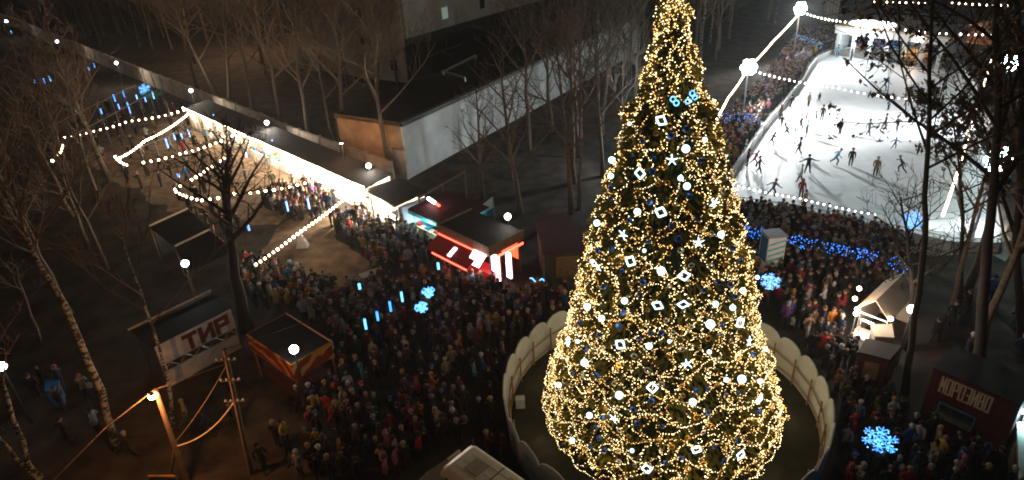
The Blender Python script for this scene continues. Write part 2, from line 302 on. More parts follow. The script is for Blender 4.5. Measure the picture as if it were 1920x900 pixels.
# ------------------------------------------------------------------ back buildings
def buildings():
    Cc = G(768, 335); W = G(1195, 98); Lf = G(625, 212, 5.7); Lf.z = 0
    hb = 5.6; fw = (W-Cc); fr = Fr(Cc, W, (1, -1, 0))
    back = Lf+fw*.98
    b = thing('long_hall', Cc, 'long flat roofed hall with a white side wall and an orange lit end wall', 'building')
    def wall(name, A, B, z0, z1, k, side, th=.3):
        f = Fr(A, B, side); m = MB(); f.box(m, 0, f.L, -th, 0, z0, z1); return m.build(name, k, b), f
    wall('white_wall', Cc, W, 0, hb, 'plaster', (1, -1, 0)); wall('end_wall', Lf, Cc-(Cc-Lf).normalized()*.31, 0, hb-.002, 'orangewall', (-1, -1, 0))
    f = Fr(Cc, W, (1, -1, 0)); m = MB(); f.box(m, -.1, f.L, -.45, .07, hb, hb+.12); m.build('coping', 'darksteel', b)
    m = MB(); q = [Cc, W, back, Lf]; m.prism([(p.x, p.y) for p in q], hb-.35, hb-.05); m.build('roof', 'roof', b)
    wall('rear_wall', back, Lf, 0, hb-.4, 'darkbase', (-1, 1, 0))
    # corner pier in front of the orange wall
    t = b; f = Fr(Lf, Cc, (-1, -1, 0)); m = MB(); f.box(m, f.L-1.6, f.L+.05, .02, .35, 0, 3.0); m.build('corner_pier', 'concrete', b)
    # vent pipes on the roof
    for (x0, y0, x1, y1) in ((832, 134, 892, 104), (830, 133, 872, 146)):
        p0, p1 = G(x0, y0, hb+.5), G(x1, y1, hb+.5)
        mm = MB(); mm.tube([p0-UP*.4, p0, p1, p1-UP*.4], .12, 6); mm.build('roof_pipe', 'steel', b)
    # office block beyond
    K = G(768, 155); R = G(965, 85); L = G(430, 110); L = K.lerp(L, .55)
    H1 = 6.3; H2 = 19
    o = thing('office_block', K, 'tall pale block with a dark lower storey behind the long hall', 'building')
    fR = Fr(K, R, (1, -1, 0)); fL = Fr(L, K, (-1, -1, 0)); dep = fL.u*-1
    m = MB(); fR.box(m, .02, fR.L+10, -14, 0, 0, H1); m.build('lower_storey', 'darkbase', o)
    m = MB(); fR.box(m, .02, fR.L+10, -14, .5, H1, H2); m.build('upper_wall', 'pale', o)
    m = MB(); fL.box(m, 0, fL.L, -.4, .3, 0, H2+.3); m.build('front_wall', 'pale', o)
    m = MB(); fR.box(m, -.5, fR.L+10.5, -14.5, .8, H2, H2+.4); m.build('roof', 'roof', o)
    def win(f, u, z, k='glass', w=1.3, h=1.6, off=.5):
        m = MB(); f.box(m, u-w/2-.12, u+w/2+.12, off+.002, off+.06, z-.12, z+h+.12); fo = m.build('window', 'concrete', o)
        m = MB(); f.box(m, u-w/2, u+w/2, off+.062, off+.08, z, z+h); m.build('pane', k, fo)
    for i, u in enumerate((8.5, 17.5)):
        for j, z in enumerate((7.6, 10.6, 13.6)):
            win(fR, u, z, 'greenwin' if (i, j) == (0, 0) else 'glass')
    for u, z in ((2.4, 1.6), (8, 5), (8, 8.6)):
        win(fL, fL.L-u, z, off=.3)
    p = G(470, 95); sp = Vector((p.x, p.y-4, 11)); s_ = thing('tall_street_lamp', (sp.x, sp.y, 0), 'tall street lamp with an orange head in the wood before the office block', 'street lamp')
    m = MB(); m.tube([(sp.x, sp.y, 0), sp, sp+Vector((.9, 0, .2))], .08, 6); m.build('pole', 'darksteel', s_); m = MB(); m.box(sp+Vector((1.1, 0, .15)), (.6, .25, .14)); m.build('head', 'darksteel', s_)
    lamp('sodium_glow', s_, sp+Vector((1.1, 0, -.1)), 7000, (1, .62, .36), .2)
    # perimeter wall
    P = [(-60, 10), (0, 26), (35, 38), (135, 78), (210, 108), (300, 143), (377, 172), (490, 215), (560, 245), (640, 272), (735, 305)]
    hw = 2.2; w0 = [G(x, y, hw) for x, y in P]
    pw = thing('perimeter_wall', (w0[-1].x, w0[-1].y, 0), 'long low concrete wall running behind the market stalls', 'wall')
    s = MB(); cp = MB(); pq = []; rq = []
    for a, b2 in zip(w0, w0[1:]):
        d = b2-a; n = max(1, round(d.length/3.5)); rz = math.atan2(d.y, d.x)
        mid = (a+b2)/2; s.box((mid.x, mid.y, hw/2), (d.length, .16, hw), rz=rz); cp.box((mid.x, mid.y, hw+.05), (d.length, .3, .1), rz=rz)
        for i in range(n): p = a+d*(i/n); pq.append(Vector((p.x, p.y, 0))); rq.append(rz)
    s.build('panel', 'concrete', pw); cp.build('coping', 'concrete', pw); repeat('pillar', None, 0, pq[-100:], 'concrete', pw, (.34, .34, hw+.22), rq[-100:])
buildings()

# ------------------------------------------------------------------ market row
GLOW = (1, .83, .62)
def stall(fr, u0, u1, dep, h, label, cat='market stall', group=None, wallk='canvas', roofk='tarroof', lightk='tube', power=0, lcol=GLOW, goods=True, seed=0, roofrise=.25, valk=None, over=.5):
    r = random.Random(seed); base = fr.p((u0+u1)/2, -dep/2, 0); t = thing('market_stall', base, label, cat, group)
    if wallk == 'canvas': wallk = 'stallcanvas'
    m = MB(); fr.box(m, u0+.05, u1-.05, -dep, -dep+.08, 0, h+roofrise*.8); m.build('back_wall', wallk, t)
    for a in (u0+.04, u1-.1):
        m = MB(); fr.box(m, a, a+.06, -dep+.1, 0, 0, h-.05); m.build('side_wall', wallk, t)
    m = MB(); fr.box(m, u0+.01, u1-.01, -dep-.25, over, h, h+.1, z1b=h+.1+roofrise); m.build('roof', roofk, t)
    m = MB(); fr.box(m, u0+.12, u1-.12, -.5, .05, .86, .92); fr.box(m, u0+.14, u1-.14, -.03, 0, .05, .86); m.build('counter', 'white' if power > 300 else 'palewood', t)
    m = MB(); fr.box(m, u0+.2, u1-.2, -dep+.1, -dep+.42, 1.45, 1.49); m.build('shelf', 'palewood', t)
    if goods and power < 1500:
        for q in range(5):
            u = u0+.4+(u1-u0-.8)*q/4; m = MB(); k = r.choice(['redcloth', 'gold', 'cream', 'bluepaint', 'greencloth'])
            fr.box(m, u-.22, u+.22, -.42, -.1, .92, .92+r.uniform(.1, .3)); m.build('goods', k, t)
    m = MB(); fr.box(m, u0+.02, u1-.02, over-.02, over+.03, h-.3, h-.01); m.build('valance', valk or wallk, t)
    m = MB(); m.tube([fr.p(u0+.4, -.3, h-.12), fr.p(u1-.4, -.3, h-.12)], .04, 6); tb = m.build('tube_light', lightk, t)
    if power: lamp('tube_glow', t, fr.p((u0+u1)/2, over+.25, h-.45), power*.5, lcol, .25); lamp('tube_glow', t, fr.p((u0+u1)/2, -.9, h-.35), power*.25, lcol, .3)
    return t
A = G(350, 203, 2.6); B = G(690, 352, 2.6); frS = Fr(A, B, (-.3, -1, 0))
nst = 10; Ls = frS.L/nst
looks = ['end stall of the bright market row, beside the green tent', 'second stall of the bright market row from the green tent', 'third stall of the bright market row from the green tent', 'stall of the bright market row where two bulb strings meet its roof',
         'stall of the bright market row just after the string corner', 'middle stall of the bright market row behind the dark branches', 'stall of the bright market row with families crowding its corner', 'brightest stall of the row, left of where the long bulb string is tied',
         'brightest stall of the row, right of where the long bulb string is tied', 'last roofed stall of the bright row before the gap with the white flap']
for i in range(nst):
    bright = [700, 900, 1000, 1000, 900, 1100, 1800, 3200, 4500, 4200][i]
    stl = stall(frS, i*Ls, (i+1)*Ls, 2.4, 2.55, looks[i], group='lit stalls of the market row', power=bright, seed=i, over=.3, roofrise=.4)
    if i in (0, 1, 3):
        tt = stl; mm = MB(); frS.box(mm, i*Ls+.12, (i+1)*Ls-.12, .06, .1, .3, 2.45); mm.build('front_canvas', 'stallcanvas', tt); mm = MB()
        for q in range(4): u = i*Ls+.3+(Ls-.6)*q/3; mm.tube([frS.p(u, .13, 0), frS.p(u, .13, 2.45)], .03, 4)
        mm.build('canvas_frame', 'darksteel', tt)
A2 = G(694, 356, 2.6); B2 = G(746, 385, 2.6); fr2 = Fr(A2, B2, (-.3, -1, 0))
stall(fr2, 0, fr2.L, 2.6, 2.5, 'lit stall with a black roof and pale flap at the end of the row', power=3200, seed=20, over=.3, wallk='white')
B3 = G(790, 372, 2.6); fr3 = Fr(B2, B3, (.3, -1, 0))
t = thing('side_awning', fr3.p(1, 0, 0), 'pale blue lit canvas flap hanging off the black roofed stall', 'awning')
m = MB(); m.quad(fr3.p(.05, .4, 2.5), fr3.p(fr3.L, .4, 2.5), fr3.p(fr3.L, .9, 1.2), fr3.p(.05, .9, 1.2), .03); m.build('canvas', 'poster', t)
for u in (.1, fr3.L-.1):
    m = MB(); m.tube([fr3.p(u, .9, 0), fr3.p(u, .9, 1.25), fr3.p(u, .45, 2.45)], .03, 5); m.build('pole', 'steel', t)
lamp('flap_glow', t, fr3.p(fr3.L/2, 1.6, 1.6), 60, (.75, .93, 1), .2)
t = thing('roof_beam', G(783, 372, 2.7), 'long brown timber rail slanting up behind the stalls to the trees', 'beam')
m = MB(); m.tube([G(783, 372, 2.7), G(872, 322, 2.7)], .11, 4); m.build('rail', 'wood', t)
for q in (0.02, .5, .98):
    p = G(783, 372, 2.7).lerp(G(872, 322, 2.7), q); m = MB(); m.tube([(p.x, p.y, 0), p], .07, 5); m.build('post', 'wood', t)
# dark stall with cyan lit front
A = G(772, 388, 2.5); B = G(850, 424, 2.5); f = Fr(A, B, (-.3, -1, 0))
stall(f, 0, f.L, 3.4, 2.4, 'dark roofed stall with a cyan lit front beside the red kiosk', wallk='cyantone', roofk='darkred', lightk='tubecool', power=260, lcol=(.5, .95, 1), seed=31, over=.4)  # cyan front light is also put into the wall colour
t = thing('sign_light', f.p(1.2, -1.4, 2.9), 'short slanted red and white light bar over the dark stall roof', 'sign')
m = MB(); p0, p1 = G(803, 372, 3.0), G(824, 386, 3.0); m.tube([p0, p0.lerp(p1, .6)], .14, 6); m.build('white_bar', 'screen', t)
m = MB(); m.tube([p0.lerp(p1, .62), p1], .1, 6); m.build('red_bar', 'neonred', t)
for p in (p0, p1): m = MB(); m.tube([(p.x, p.y, 2.4), p], .03, 5); m.build('bracket', 'darksteel', t)

# red kiosk
def redkiosk():
    P1, P2, P3 = G(833, 432, 2.9), G(919, 472, 2.9), G(962, 440, 2.9)
    f = Fr(P1, P2, (-.3, -1, 0)); g = Fr(P2, P3, (1, -.4, 0)); D2 = min(g.L, 4.0)
    t = thing('red_kiosk', f.p(f.L/2, -D2/2, 0), 'red lit corner kiosk with a brown timber fascia and slanting red awning', 'kiosk')
    m = MB(); f.box(m, -.3, f.L+.25, -D2-.2, .3, 3.25, 3.35); m.build('roof', 'roof', t)
    m = MB(); f.box(m, -.3, f.L+.25, .3, .36, 2.75, 3.5); f.box(m, f.L+.25, f.L+.31, -D2-.2, .36, 2.75, 3.5); f.box(m, -.36, -.3, -D2-.2, .36, 2.75, 3.5); m.build('fascia', 'wood', t)
    m = MB(); f.box(m, 0, f.L, -D2, -D2+.1, 0, 3.24); f.box(m, 0, .1, -D2+.1, 0, 0, 3.24); m.build('wall', 'darkred', t)
    m = MB(); f.box(m, .1, f.L-.1, -1, .02, .1, 1.0); m.build('counter', 'redpaint', t)
    m = MB(); f.box(m, 0.1, f.L-.1, -D2+.101, -D2+.13, 1.1, 2.6); m.build('red_lit_wall', 'redin', t)  # red interior light put into the back wall as emission
    m = MB(); m.quad(f.p(-.2, .42, 2.7), f.p(f.L-.5, .42, 2.7), f.p(f.L-.5, 1.7, 2.05), f.p(-.2, 1.7, 2.05), .04); m.build('awning', 'redcloth', t)
    m = MB(); m.tube([f.p(-.2, .42, 2.74), f.p(f.L, .42, 2.74)], .05, 6); f.box(m, f.L+.33, f.L+.38, -D2, .2, 2.45, 2.6); m.build('neon_strip', 'neonred', t)
    m = MB(); f.box(m, .6, f.L-.6, 1.72, 1.76, 1.95, 2.05); m.build('neon_edge', 'neonred', t)
    for u in (-.15, f.L*.5, f.L-.5): m = MB(); m.tube([f.p(u, 1.7, 0), f.p(u, 1.7, 2.05)], .03, 5); m.build('awning_pole', 'steel', t)
    for u in (.02, f.L-.02):
        for n in (0, -D2+.05): m = MB(); m.tube([f.p(u, n, 0), f.p(u, n, 3.24)], .06, 5); m.build('post', 'wood', t)
    m = MB(); m.quad(f.p(f.L-1.1, .45, 2.85), f.p(f.L+.1, .45, 2.85), f.p(f.L+.1, 1.2, 2.2), f.p(f.L-1.1, 1.2, 2.2), .05); m.build('light_box', 'screen', t)
    m = MB(); m.quad(f.p(f.L*.42, .8, 2.56), f.p(f.L*.48, .8, 2.56), f.p(f.L*.48, 1.5, 2.2), f.p(f.L*.42, 1.5, 2.2), .05); m.build('small_light', 'archwhite', t)
    lamp('red_glow', t, f.p(f.L*.5, -1, 2.4), 60, (1, .15, .08), .3); lamp('red_glow', t, f.p(f.L-.5, 1.2, 2.0), 60, (1, .45, .42), .3)
    for (x0, y0, x1, y1, nm, lb, w2) in ((932, 532, 0, 0, 'light_column', 'tall white glowing display framed in red at the kiosk corner', .75), (956, 528, 0, 0, 'light_arch', 'narrow white glowing board behind the red framed display', .4)):
        p = G(x0, y0); s = thing(nm, p, lb, 'display'); q = Fr(p, p+f.u, (-.3, -1, 0))
        m = MB(); q.box(m, -w2/2, w2/2, -.03, .06, .35, 2.35); m.build('panel', 'screen', s)
        m = MB(); q.box(m, -w2/2-.08, w2/2+.08, -.12, -.032, .25, 2.45); m.build('frame', 'redpaint' if w2 > .5 else 'steel', s)
        for u in (-w2/2, w2/2): m = MB(); m.tube([q.p(u, -.08, 0), q.p(u, -.08, .3)], .03, 5); m.build('foot', 'darksteel', s)
redkiosk()

# banner on a pole
def banner():
    p = G(906, 432); t = thing('banner_board', p, 'white and blue banner on posts behind the red kiosk roof', 'banner'); a = PY(899, 385, p.y); b = PY(928, 410, p.y)
    tl, tr, br, bl = PY(899, 388, p.y), PY(924, 369, p.y), PY(928, 400, p.y+0), PY(903, 412, p.y)
    ml, mr = tl.lerp(bl, .62), tr.lerp(br, .62)
    m = MB(); m.quad(tl, ml, mr, tr, .05); m.build('upper_sheet', 'white', t)
    m = MB(); m.quad(ml, bl, br, mr, .05); m.build('blue_band', 'bluepaint', t)
    for q in (tl, tr): m = MB(); m.tube([(q.x, q.y, 0), q], .05, 5); m.build('post', 'steel', t)
banner()

def shed(name, label, cat, px, z, wallk, roofk, ridge=None):
    pts = [G(x, y, z) for x, y in px]; c = sum(pts, Vector())/4; t = thing(name, (c.x, c.y, 0), label, cat)
    a = sum(pts[i].x*pts[(i+1) % 4].y-pts[(i+1) % 4].x*pts[i].y for i in range(4))
    if a < 0: pts = pts[::-1]
    ins = [c+(p-c)*.93 for p in pts]
    m = MB(); m.prism(ins, 0, z-.02); m.build('wall', wallk, t)
    m = MB(); m.prism(pts, z, z+.12); m.build('roof', roofk, t)
    for i in range(4):
        p = ins[i]; q = ins[(i+1) % 4]; f = Fr(p, q, ((p+q)/2-c)[:]); m = MB(); f.box(m, f.L*.25, f.L*.75, .003, .06, 1.0, z-.35); m.build('shutter', 'wood', t)
    return t, pts, c
t, pts, c = shed('red_roofed_pavilion', 'low pavilion with a dark red roof left of the big tree', 'pavilion', [(1003, 412), (1062, 398), (1110, 470), (1018, 478)], 3.0, 'darkbase', 'darkred')
def fence_line(name, label, px0, px1, h, k='wood', gap=.25, cat='fence', pane=True):
    a, b = G(*px0), G(*px1); f = Fr(a, b, CAMSIDE); t = thing(name, a, label, cat); n = max(2, int(f.L/gap)); m = MB()
    for i in range(n): u = f.L*(i+.5)/n; f.box(m, u-gap*.38, u+gap*.38, -.02, .02, .05, h)
    m.build('pickets', k, t); m = MB(); f.box(m, 0, f.L, -.07, -.022, .3, .38); f.box(m, 0, f.L, -.07, -.022, h-.3, h-.22); m.build('rail', k, t); return t
fence_line('picket_fence', 'low brown picket fence in front of the red roofed pavilion', (1012, 500), (1085, 515), 1.2)

# blue lit arch and low blue light strip
def arch():
    p, q = G(1052, 540), G(1076, 540); f = Fr(p, q, CAMSIDE); t = thing('light_gate', p, 'small doorway shaped gate outlined in pale blue light tube', 'light decoration')
    m = MB(); m.tube([f.p(0, 0, 0), f.p(0, 0, 1.55), f.p(f.L, 0, 1.55), f.p(f.L, 0, 0)], .05, 6); m.build('light_tube', 'meteorpale', t)
    m = MB(); f.box(m, .12, f.L-.12, -.06, .0, .1, 1.4); m.build('board', 'darkred', t)
    a, b = G(992, 535), G(1048, 540); t = thing('light_wave', a, 'wavy blue light tube on a low rail beside the doorway shaped gate', 'light decoration')
    pts = [a.lerp(b, i/16)+UP*(.45+.18*math.sin(i*1.1)) for i in range(17)]; m = MB(); m.tube(pts, .05, 5); m.build('light_tube', 'meteorpale', t)
    m = MB(); m.tube([a+UP*.25, b+UP*.25], .03, 5)
    for i in range(5): p = a.lerp(b, i/4); m.tube([p, p+UP*.3], .03, 5)
    m.build('rail', 'steel', t)
arch()

# dark stalls on the left
def leanto(name, label, px, z0, z1, goods=False):
    a, b, c2, d = [G(x, y, z) for (x, y), z in zip(px, (z0, z0, z1, z1))]; c = (a+b+c2+d)/4; t = thing(name, (c.x, c.y, 0), label, 'stall')
    m = MB(); m.quad(a, b, c2, d, .08); m.build('roof', 'roof', t)
    m = MB(); m.tube([c2+UP*.05, d+UP*.05], .09, 4); m.build('pale_ridge', 'palewood', t)  # lit ridge edge put in as a pale strip
    for p in (a, b, c2, d): m = MB(); m.tube([(p.x, p.y, 0), p-UP*.05], .06, 5); m.build('post', 'wood', t)
    m = MB(); f = Fr(c2, d); f.box(m, .2, f.L-.2, -.02, .02, .1, z1-.4); m.build('back_wall', 'darkbase', t)
leanto('dark_stall', 'dark roofed stall with a lit ridge painted pale nearest the string of bulbs corner', [(327, 462), (392, 428), (352, 392), (280, 425)], 2.2, 2.8)
leanto('dark_stall', 'dark roofed stall with a thin painted lit ridge, in front of the other dark one', [(350, 512), (440, 470), (392, 432), (328, 463)], 2.2, 2.6)
def tir():
    A, B = G(313, 722), G(448, 648); f = Fr(A, B, (.5, -1, 0)); L = f.L; h = 2.9
    t = thing('shooting_gallery', f.p(L/2, -1.5, 0), 'dark roofed shooting gallery stall with a grey banner in red letters', 'stall')
    m = MB(); f.box(m, -.15, L+.15, -2.2, .35, h, h+.1, z1b=h+.2); m.build('roof', 'roof', t)
    m = MB(); f.box(m, 0, L, .36, .4, h-1.3, h+.05); m.build('banner', 'banner', t)
    m = MB(); f.box(m, L-.5, L, .402, .42, h-1.28, h+.0); m.build('patch', 'pale', t)
    m = MB(); f.box(m, 0, L, -2.1, -2.02, 0, h+.05); f.box(m, 0, .08, -2.0, 0, 0, h-.05); f.box(m, L-.08, L, -2.0, 0, 0, h-.05); m.build('wall', 'darkbase', t)
    m = MB(); f.box(m, .1, L-.1, -.5, 0, .9, .96); m.build('counter', 'wood', t)
    m = MB(); n = 5; zs = (1.15, 1.62)
    for z in zs: m.tube([f.p(0, .42, z), f.p(L, .42, z)], .03, 5)
    for i in range(n):
        a, b = L*i/n, L*(i+1)/n; m.tube([f.p(a, .42, zs[0]), f.p((a+b)/2, .42, zs[1]), f.p(b, .42, zs[0])], .025, 5)
    m.build('lattice_rail', 'steel', t)
    m = MB(); f.box(m, .05, L-.05, .3, .34, 0, 1.1); m.build('apron', 'banner', t)
    m = MB(); m.tube([f.p(-.3, -2.2, h+.32), f.p(L+.2, -2.2, h+.32)], .07, 5); m.build('pale_ridge', 'palewood', t)
    for u in (.02, L-.02): m = MB(); m.tube([f.p(u, .3, 0), f.p(u, .3, h)], .05, 5); m.build('post', 'steel', t)
    blocktext('ТИР', 'letterred', t, f, L*.34, .42, h-1.08, .85, L*.14, .26, L*.04)
tir()

def booth():
    zt = 3.1; q = [G(464, 626, zt), G(547, 684, zt), G(603, 643, zt)]; f = Fr(q[0], q[1], (-.5, -1, 0)); g = (q[2]-q[1]); D2 = max(2.5, abs(g.dot(f.n))); L = f.L
    t = thing('carnival_booth', f.p(L/2, -D2/2, 0), 'square booth with a red fascia covered in orange swirls', 'booth')
    m = MB(); f.box(m, 0, L, -D2, 0, zt-.12, zt-.02); m.build('roof', 'roof', t)
    m = MB(); f.box(m, -.02, L+.06, 0, .06, zt-1.0, zt); m.build('fascia', 'swirl', t)
    m = MB(); f.box(m, L, L+.06, -D2, -.002, zt-1.0, zt); m.build('fascia', 'swirl', t)
    m = MB(); f.box(m, -.02, L+.06, -D2-.06, -D2, zt-.5, zt+.05); m.build('rear_fascia', 'pink', t)
    m = MB(); f.box(m, -.08, -.022, -D2, .0, zt-.5, zt); m.build('end_fascia', 'wood', t)
    m = MB(); f.box(m, L-.001, L+.075, -D2+.1, 0, zt, zt+.06); f.box(m, 0, L, .0, .075, zt-1.07, zt-1.002); m.build('gold_trim', 'gold', t)
    m = MB(); f.box(m, .2, L-.2, -D2+.2, -.3, .0, 1.0); m.build('counter', 'darkred', t)
    m = MB(); f.box(m, .2, L*.5, -D2+.2, -D2+.28, 1.0, zt-.13); m.build('back_wall', 'darkred', t)
    for u, n in ((.08, -.08), (L-.08, -.08), (.08, -D2+.08), (L-.08, -D2+.08)): m = MB(); m.tube([f.p(u, n, 0), f.p(u, n, zt-.12)], .06, 6); m.build('post', 'gold', t)
booth()

# ------------------------------------------------------------------ right side: ice cream kiosk, bulb tent, stage
def icecream():
    zt = 3.2; tl, tr, br = G(1750, 690, zt), G(1915, 760, zt), None; f = Fr(tl, tr, (-.3, -1, 0)); L = f.L
    t = thing('ice_cream_kiosk', f.p(L/2, -1.2, 0), 'dark red slatted kiosk with cream block lettering above its window', 'kiosk')
    m = MB(); f.box(m, 0, L, -.14, -.04, 0, zt-.1); m.build('wall', 'darkred', t)
    m = MB(); n = int(L/.16)
    for i in range(n): u = L*(i+.5)/n; f.box(m, u-.05, u+.05, -.038, .0, 1.55, zt)
    m.build('slatted_front', 'darkred', t)
    m = MB(); f.box(m, 0, L, -2.5, .0, zt-.08, zt+.0); m.build('roof', 'roof', t)
    m = MB(); f.box(m, 0, .1, -2.5, -.15, 0, zt-.1); f.box(m, L-.1, L, -2.5, -.15, 0, zt-.1); f.box(m, .11, L-.11, -2.5, -2.4, 0, zt-.1); m.build('side_wall', 'darkred', t)
    m = MB(); f.box(m, L*.18, L*.62, -.03, .03, .95, 1.5); w_ = m.build('window', 'bluepaint', t)
    m = MB(); f.box(m, L*.2, L*.6, .031, .05, 1.0, 1.45); m.build('pane', 'glass', w_)
    m = MB(); f.box(m, L*.18, L*.62, .05, .35, .86, .93); m.build('counter', 'steel', t)
    blocktext('МОРОЗИВО', 'lettercream', t, f, L*.14, .005, zt-1.1, .85, L*.046, .08, L*.016)
icecream()
def tent():
    # brown gabled tent with warm bulbs, open lit front
    P = G(1607, 580, 2.3); Q = G(1665, 602, 2.3); f = Fr(P, Q, (-.3, -1, 0)); L = f.L; D2 = 4.2
    t = thing('bulb_tent', f.p(L/2, -D2/2, 0), 'pale canvas tent with round warm bulbs along its edge and a bright front', 'tent')
    r0, r1 = f.p(L*.5, 0.0, 3.3), f.p(L*.5, -D2, 3.3)
    m = MB(); m.quad(f.p(-.1, 0, 2.3), r0, r1, f.p(-.1, -D2, 2.3), .04); m.quad(f.p(L+.1, 0, 2.3), f.p(L+.1, -D2, 2.3), r1, r0, .04); m.build('roof', 'canvas', t)
    m = MB(); f.box(m, 0, L, -D2, -D2+.04, 0, 2.3); f.box(m, 0, .04, -D2+.05, -.6, 0, 2.25); m.build('wall', 'canvas', t)
    m = MB(); f.box(m, .1, L-.1, -.5, 0, .85, .92); f.box(m, .12, L-.12, -.04, 0, .05, .85); m.build('counter', 'pink', t)
    for u, n in ((0, 0), (L, 0), (0, -D2), (L, -D2)): m = MB(); m.tube([f.p(u, n, 0), f.p(u, n, 2.3)], .04, 5); m.build('pole', 'steel', t)
    m = MB(); m.tube([f.p(0, .1, 2.28), f.p(L, .1, 2.28)], .05, 5); m.build('front_rail', 'white', t)
    for (x, y) in ((1611, 541), (1603, 560), (1607, 580), (1605, 588), (1670, 598)):
        p = G(x, y, 2.45); m = MB(); m.ball(p, .14, None, 8, 6); m.build('bulb', 'bulb', t, True)
    lamp('tent_glow', t, f.p(L*.3, 1.4, 3.4), 420, (1, .82, .66), .3); lamp('tent_glow', t, G(1603, 560, 2.9), 120, (1, .7, .45), .2)
    # bright counter stand in front
    P = G(1592, 655); g = Fr(P, G(1622, 668), (-.4, -1, 0)); s = thing('serving_stand', P, 'glaring white serving stand in front of the bulb tent', 'stand')
    m = MB(); g.box(m, 0, g.L, -.6, 0, .0, 1.0); m.build('body', 'white', s); m = MB(); g.box(m, -.05, g.L+.05, -.65, .05, 1.0, 1.05); m.build('top', 'white', s)
    m = MB(); m.tube([g.p(.1, -.5, 1.05), g.p(.1, -.5, 2.0), g.p(g.L-.1, -.5, 2.0), g.p(g.L-.1, -.5, 1.05)], .03, 5); m.build('frame', 'steel', s)
    m = MB(); m.tube([g.p(.15, -.5, 1.93), g.p(g.L-.15, -.5, 1.93)], .05, 5); m.build('tube_light', 'tubecool', s)
    lamp('stand_glow', s, g.p(g.L/2, -.1, 1.85), 160, (1, .93, .85), .15)
    shed('flat_canopy', 'grey flat canopy roof just below the bulb tent', 'canopy', [(1632, 612), (1672, 610), (1676, 636), (1640, 634)], 2.4, 'grey', 'pale')
    shed('dark_booth', 'booth with a black roof and dark red wall beside the serving stand', 'booth', [(1622, 637), (1690, 652), (1668, 678), (1608, 663)], 2.4, 'darkred', 'roof')
    # pale ground lit box lower right
    shed('pale_freezer', 'pale flat topped cabin in cyan light at the ice cream kiosk corner', 'cabin', [(1905, 795), (1965, 790), (1985, 880), (1910, 900)], 1.5, 'grey', 'plaster')
    p = G(1897, 838); s = thing('work_light', p, 'cyan work light on a pole at the ice cream kiosk corner', 'lamp')
    m = MB(); m.tube([p, p+UP*2.2], .035, 6); m.build('pole', 'steel', s); m = MB(); m.box(p+UP*2.25, (.5, .12, .14)); m.build('lamp_head', 'tubecool', s)
    lamp('work_glow', s, p+UP*2.05+Vector((.1, -.3, 0)), 150, (.45, .95, 1), .1)
tent()
